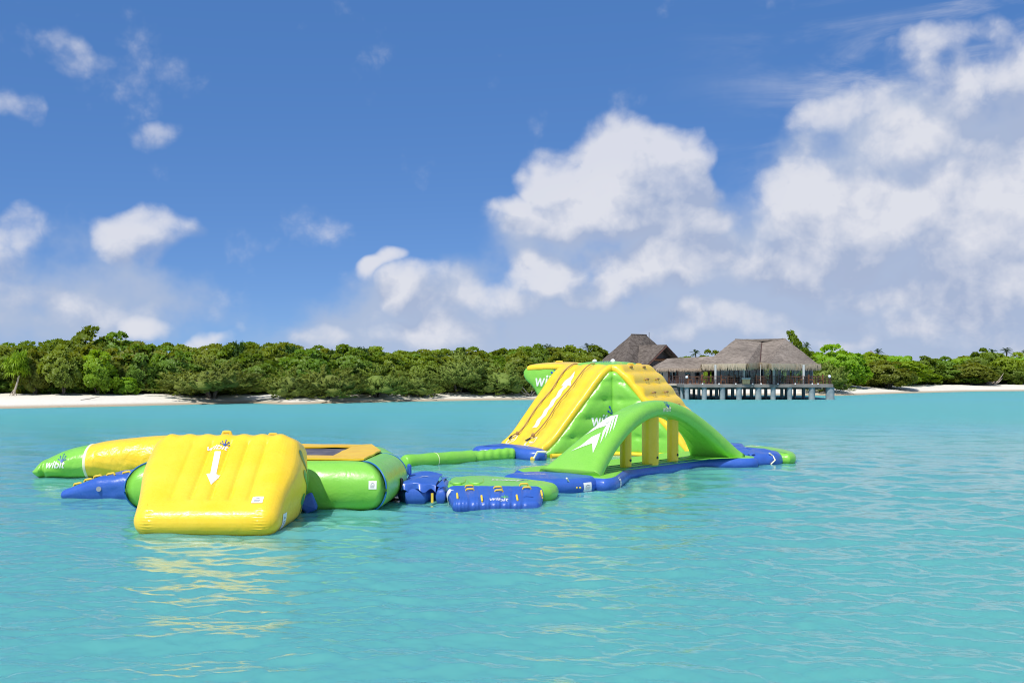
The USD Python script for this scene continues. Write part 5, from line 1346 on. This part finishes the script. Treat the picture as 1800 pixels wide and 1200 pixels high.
def hall():
    T = Thing('thatched_hall', 'large building with tall thatched hip roof and dark gable behind the tower', 'building', (14.5, 123, 0))
    A, B = pt(1110, 588, 124), pt(1136, 589, 126)
    L, F, R, K = pt(1046, 643, 122), pt(1097, 645, 114.5), pt(1200, 646, 127), np.array([15.5, 136, 3.3])
    for k, c in enumerate(([L, F, A], [F, R, B, A], [R, K, B], [K, L, A, B])): T.part('roof_slope', slope(c, .25, .6, .05, 40 + k), THATCH_OLD, 40)
    T.part('ridge_cap', tube([A, B], .10, 8), THATCH_OLD, True)
    w = np.array([[L[0], L[1]], [F[0], F[1]], [R[0], R[1]], [K[0], K[1]]]); c = w.mean(0); w = c + (w - c) * .86
    wm = trimesh.creation.extrude_polygon(Polygon(w), 2.4, engine='earcut'); wm.apply_translation([0, 0, .95])
    T.part('wall', wm, WHITEWALL, False)
    # gable wing
    g0, g1 = pt(1138, 640, 117), pt(1171.5, 605.5, 119.5); g2 = np.array([2 * g1[0] - g0[0], 2 * g1[1] - g0[1], g0[2]])
    bk = np.array([-.72, .69, 0])
    T.part('roof_slope', slope([g0, g1, g1 + bk * 4.4, g0 + bk * 4.4], .2, .5, .04, 51), THATCH_OLD, 40)
    T.part('roof_slope', slope([g2, g1, g1 + bk * 4.4, g2 + bk * 4.4], .2, .5, .04, 52), THATCH_OLD, 40)
    for a in (g0, g2): T.part('barge_board', tube([a + [0, 0, -.2], g1 + [0, 0, -.2]], .11, 4), BROWN, False)
    rc = bk * .9 + np.array([0, 0, -.3]); P = np.array([g0 + rc, g2 + rc, g1 + rc])
    th = bk * .15
    T.part('gable_wall', trimesh.Trimesh(np.vstack([P, P + th]), [[0, 1, 2], [5, 4, 3], [0, 3, 4], [0, 4, 1], [1, 4, 5], [1, 5, 2], [2, 5, 3], [2, 3, 0]], process=False), BROWNWALL, False)
    m0, m1 = g0 * .62 + g1 * .38, g2 * .62 + g1 * .38
    for z_, k in ((m0 + bk * .75 + [0, 0, -.3], m1 + bk * .75 + [0, 0, -.3]),): T.part('tie_beam', tube([z_, k], .13, 4), TEAK, False)
    lw = np.array([g0 + rc + [.3, .3, 0], g2 + rc - [.3, .3, 0]]); lw[:, 2] = g0[2] - .2
    mid = lw.mean(0); T.part('lower_wall', box((mid[0], mid[1], 2.2), (6.2, .15, 2.1), math.atan2(lw[1][1] - lw[0][1], lw[1][0] - lw[0][0])), BROWN, False)
    T.part('aerial', tube([pt(1141, 597, 126), pt(1141, 584, 126)], .03, 6), BLACK, False)
BROWNWALL = simple('weathered_boards', (0.14, 0.125, 0.115), .85, noise=(2.0, (0.09, 0.08, 0.072), .4, .6))
hall()
# brown tip of a hut roof over the bushes on the right
x, y = spot(1531, 26); z1 = ZD(615.5, y); z0 = ZD(640, y); s = XD(1531 + 34, y) - x
T = Thing('hut', 'tip of a brown thatched hut roof above the bright bushes right of the pavilion', 'hut', (x, y, 0))
cs = [np.array([x + s * math.cos(a), y + s * math.sin(a), z0]) for a in np.arange(4) * PI / 2 + .6]
for k in range(4): T.part('roof_slope', slope([cs[k], cs[(k + 1) % 4], np.array([x, y, z1])], .15, .6, .04, 60 + k), THATCH, 40)
T.part('wall', box((x, y, (z0 + .8) / 2 + .3), (s * 1.1, s * 1.1, z0 - 1.0), .6), BROWN, False)
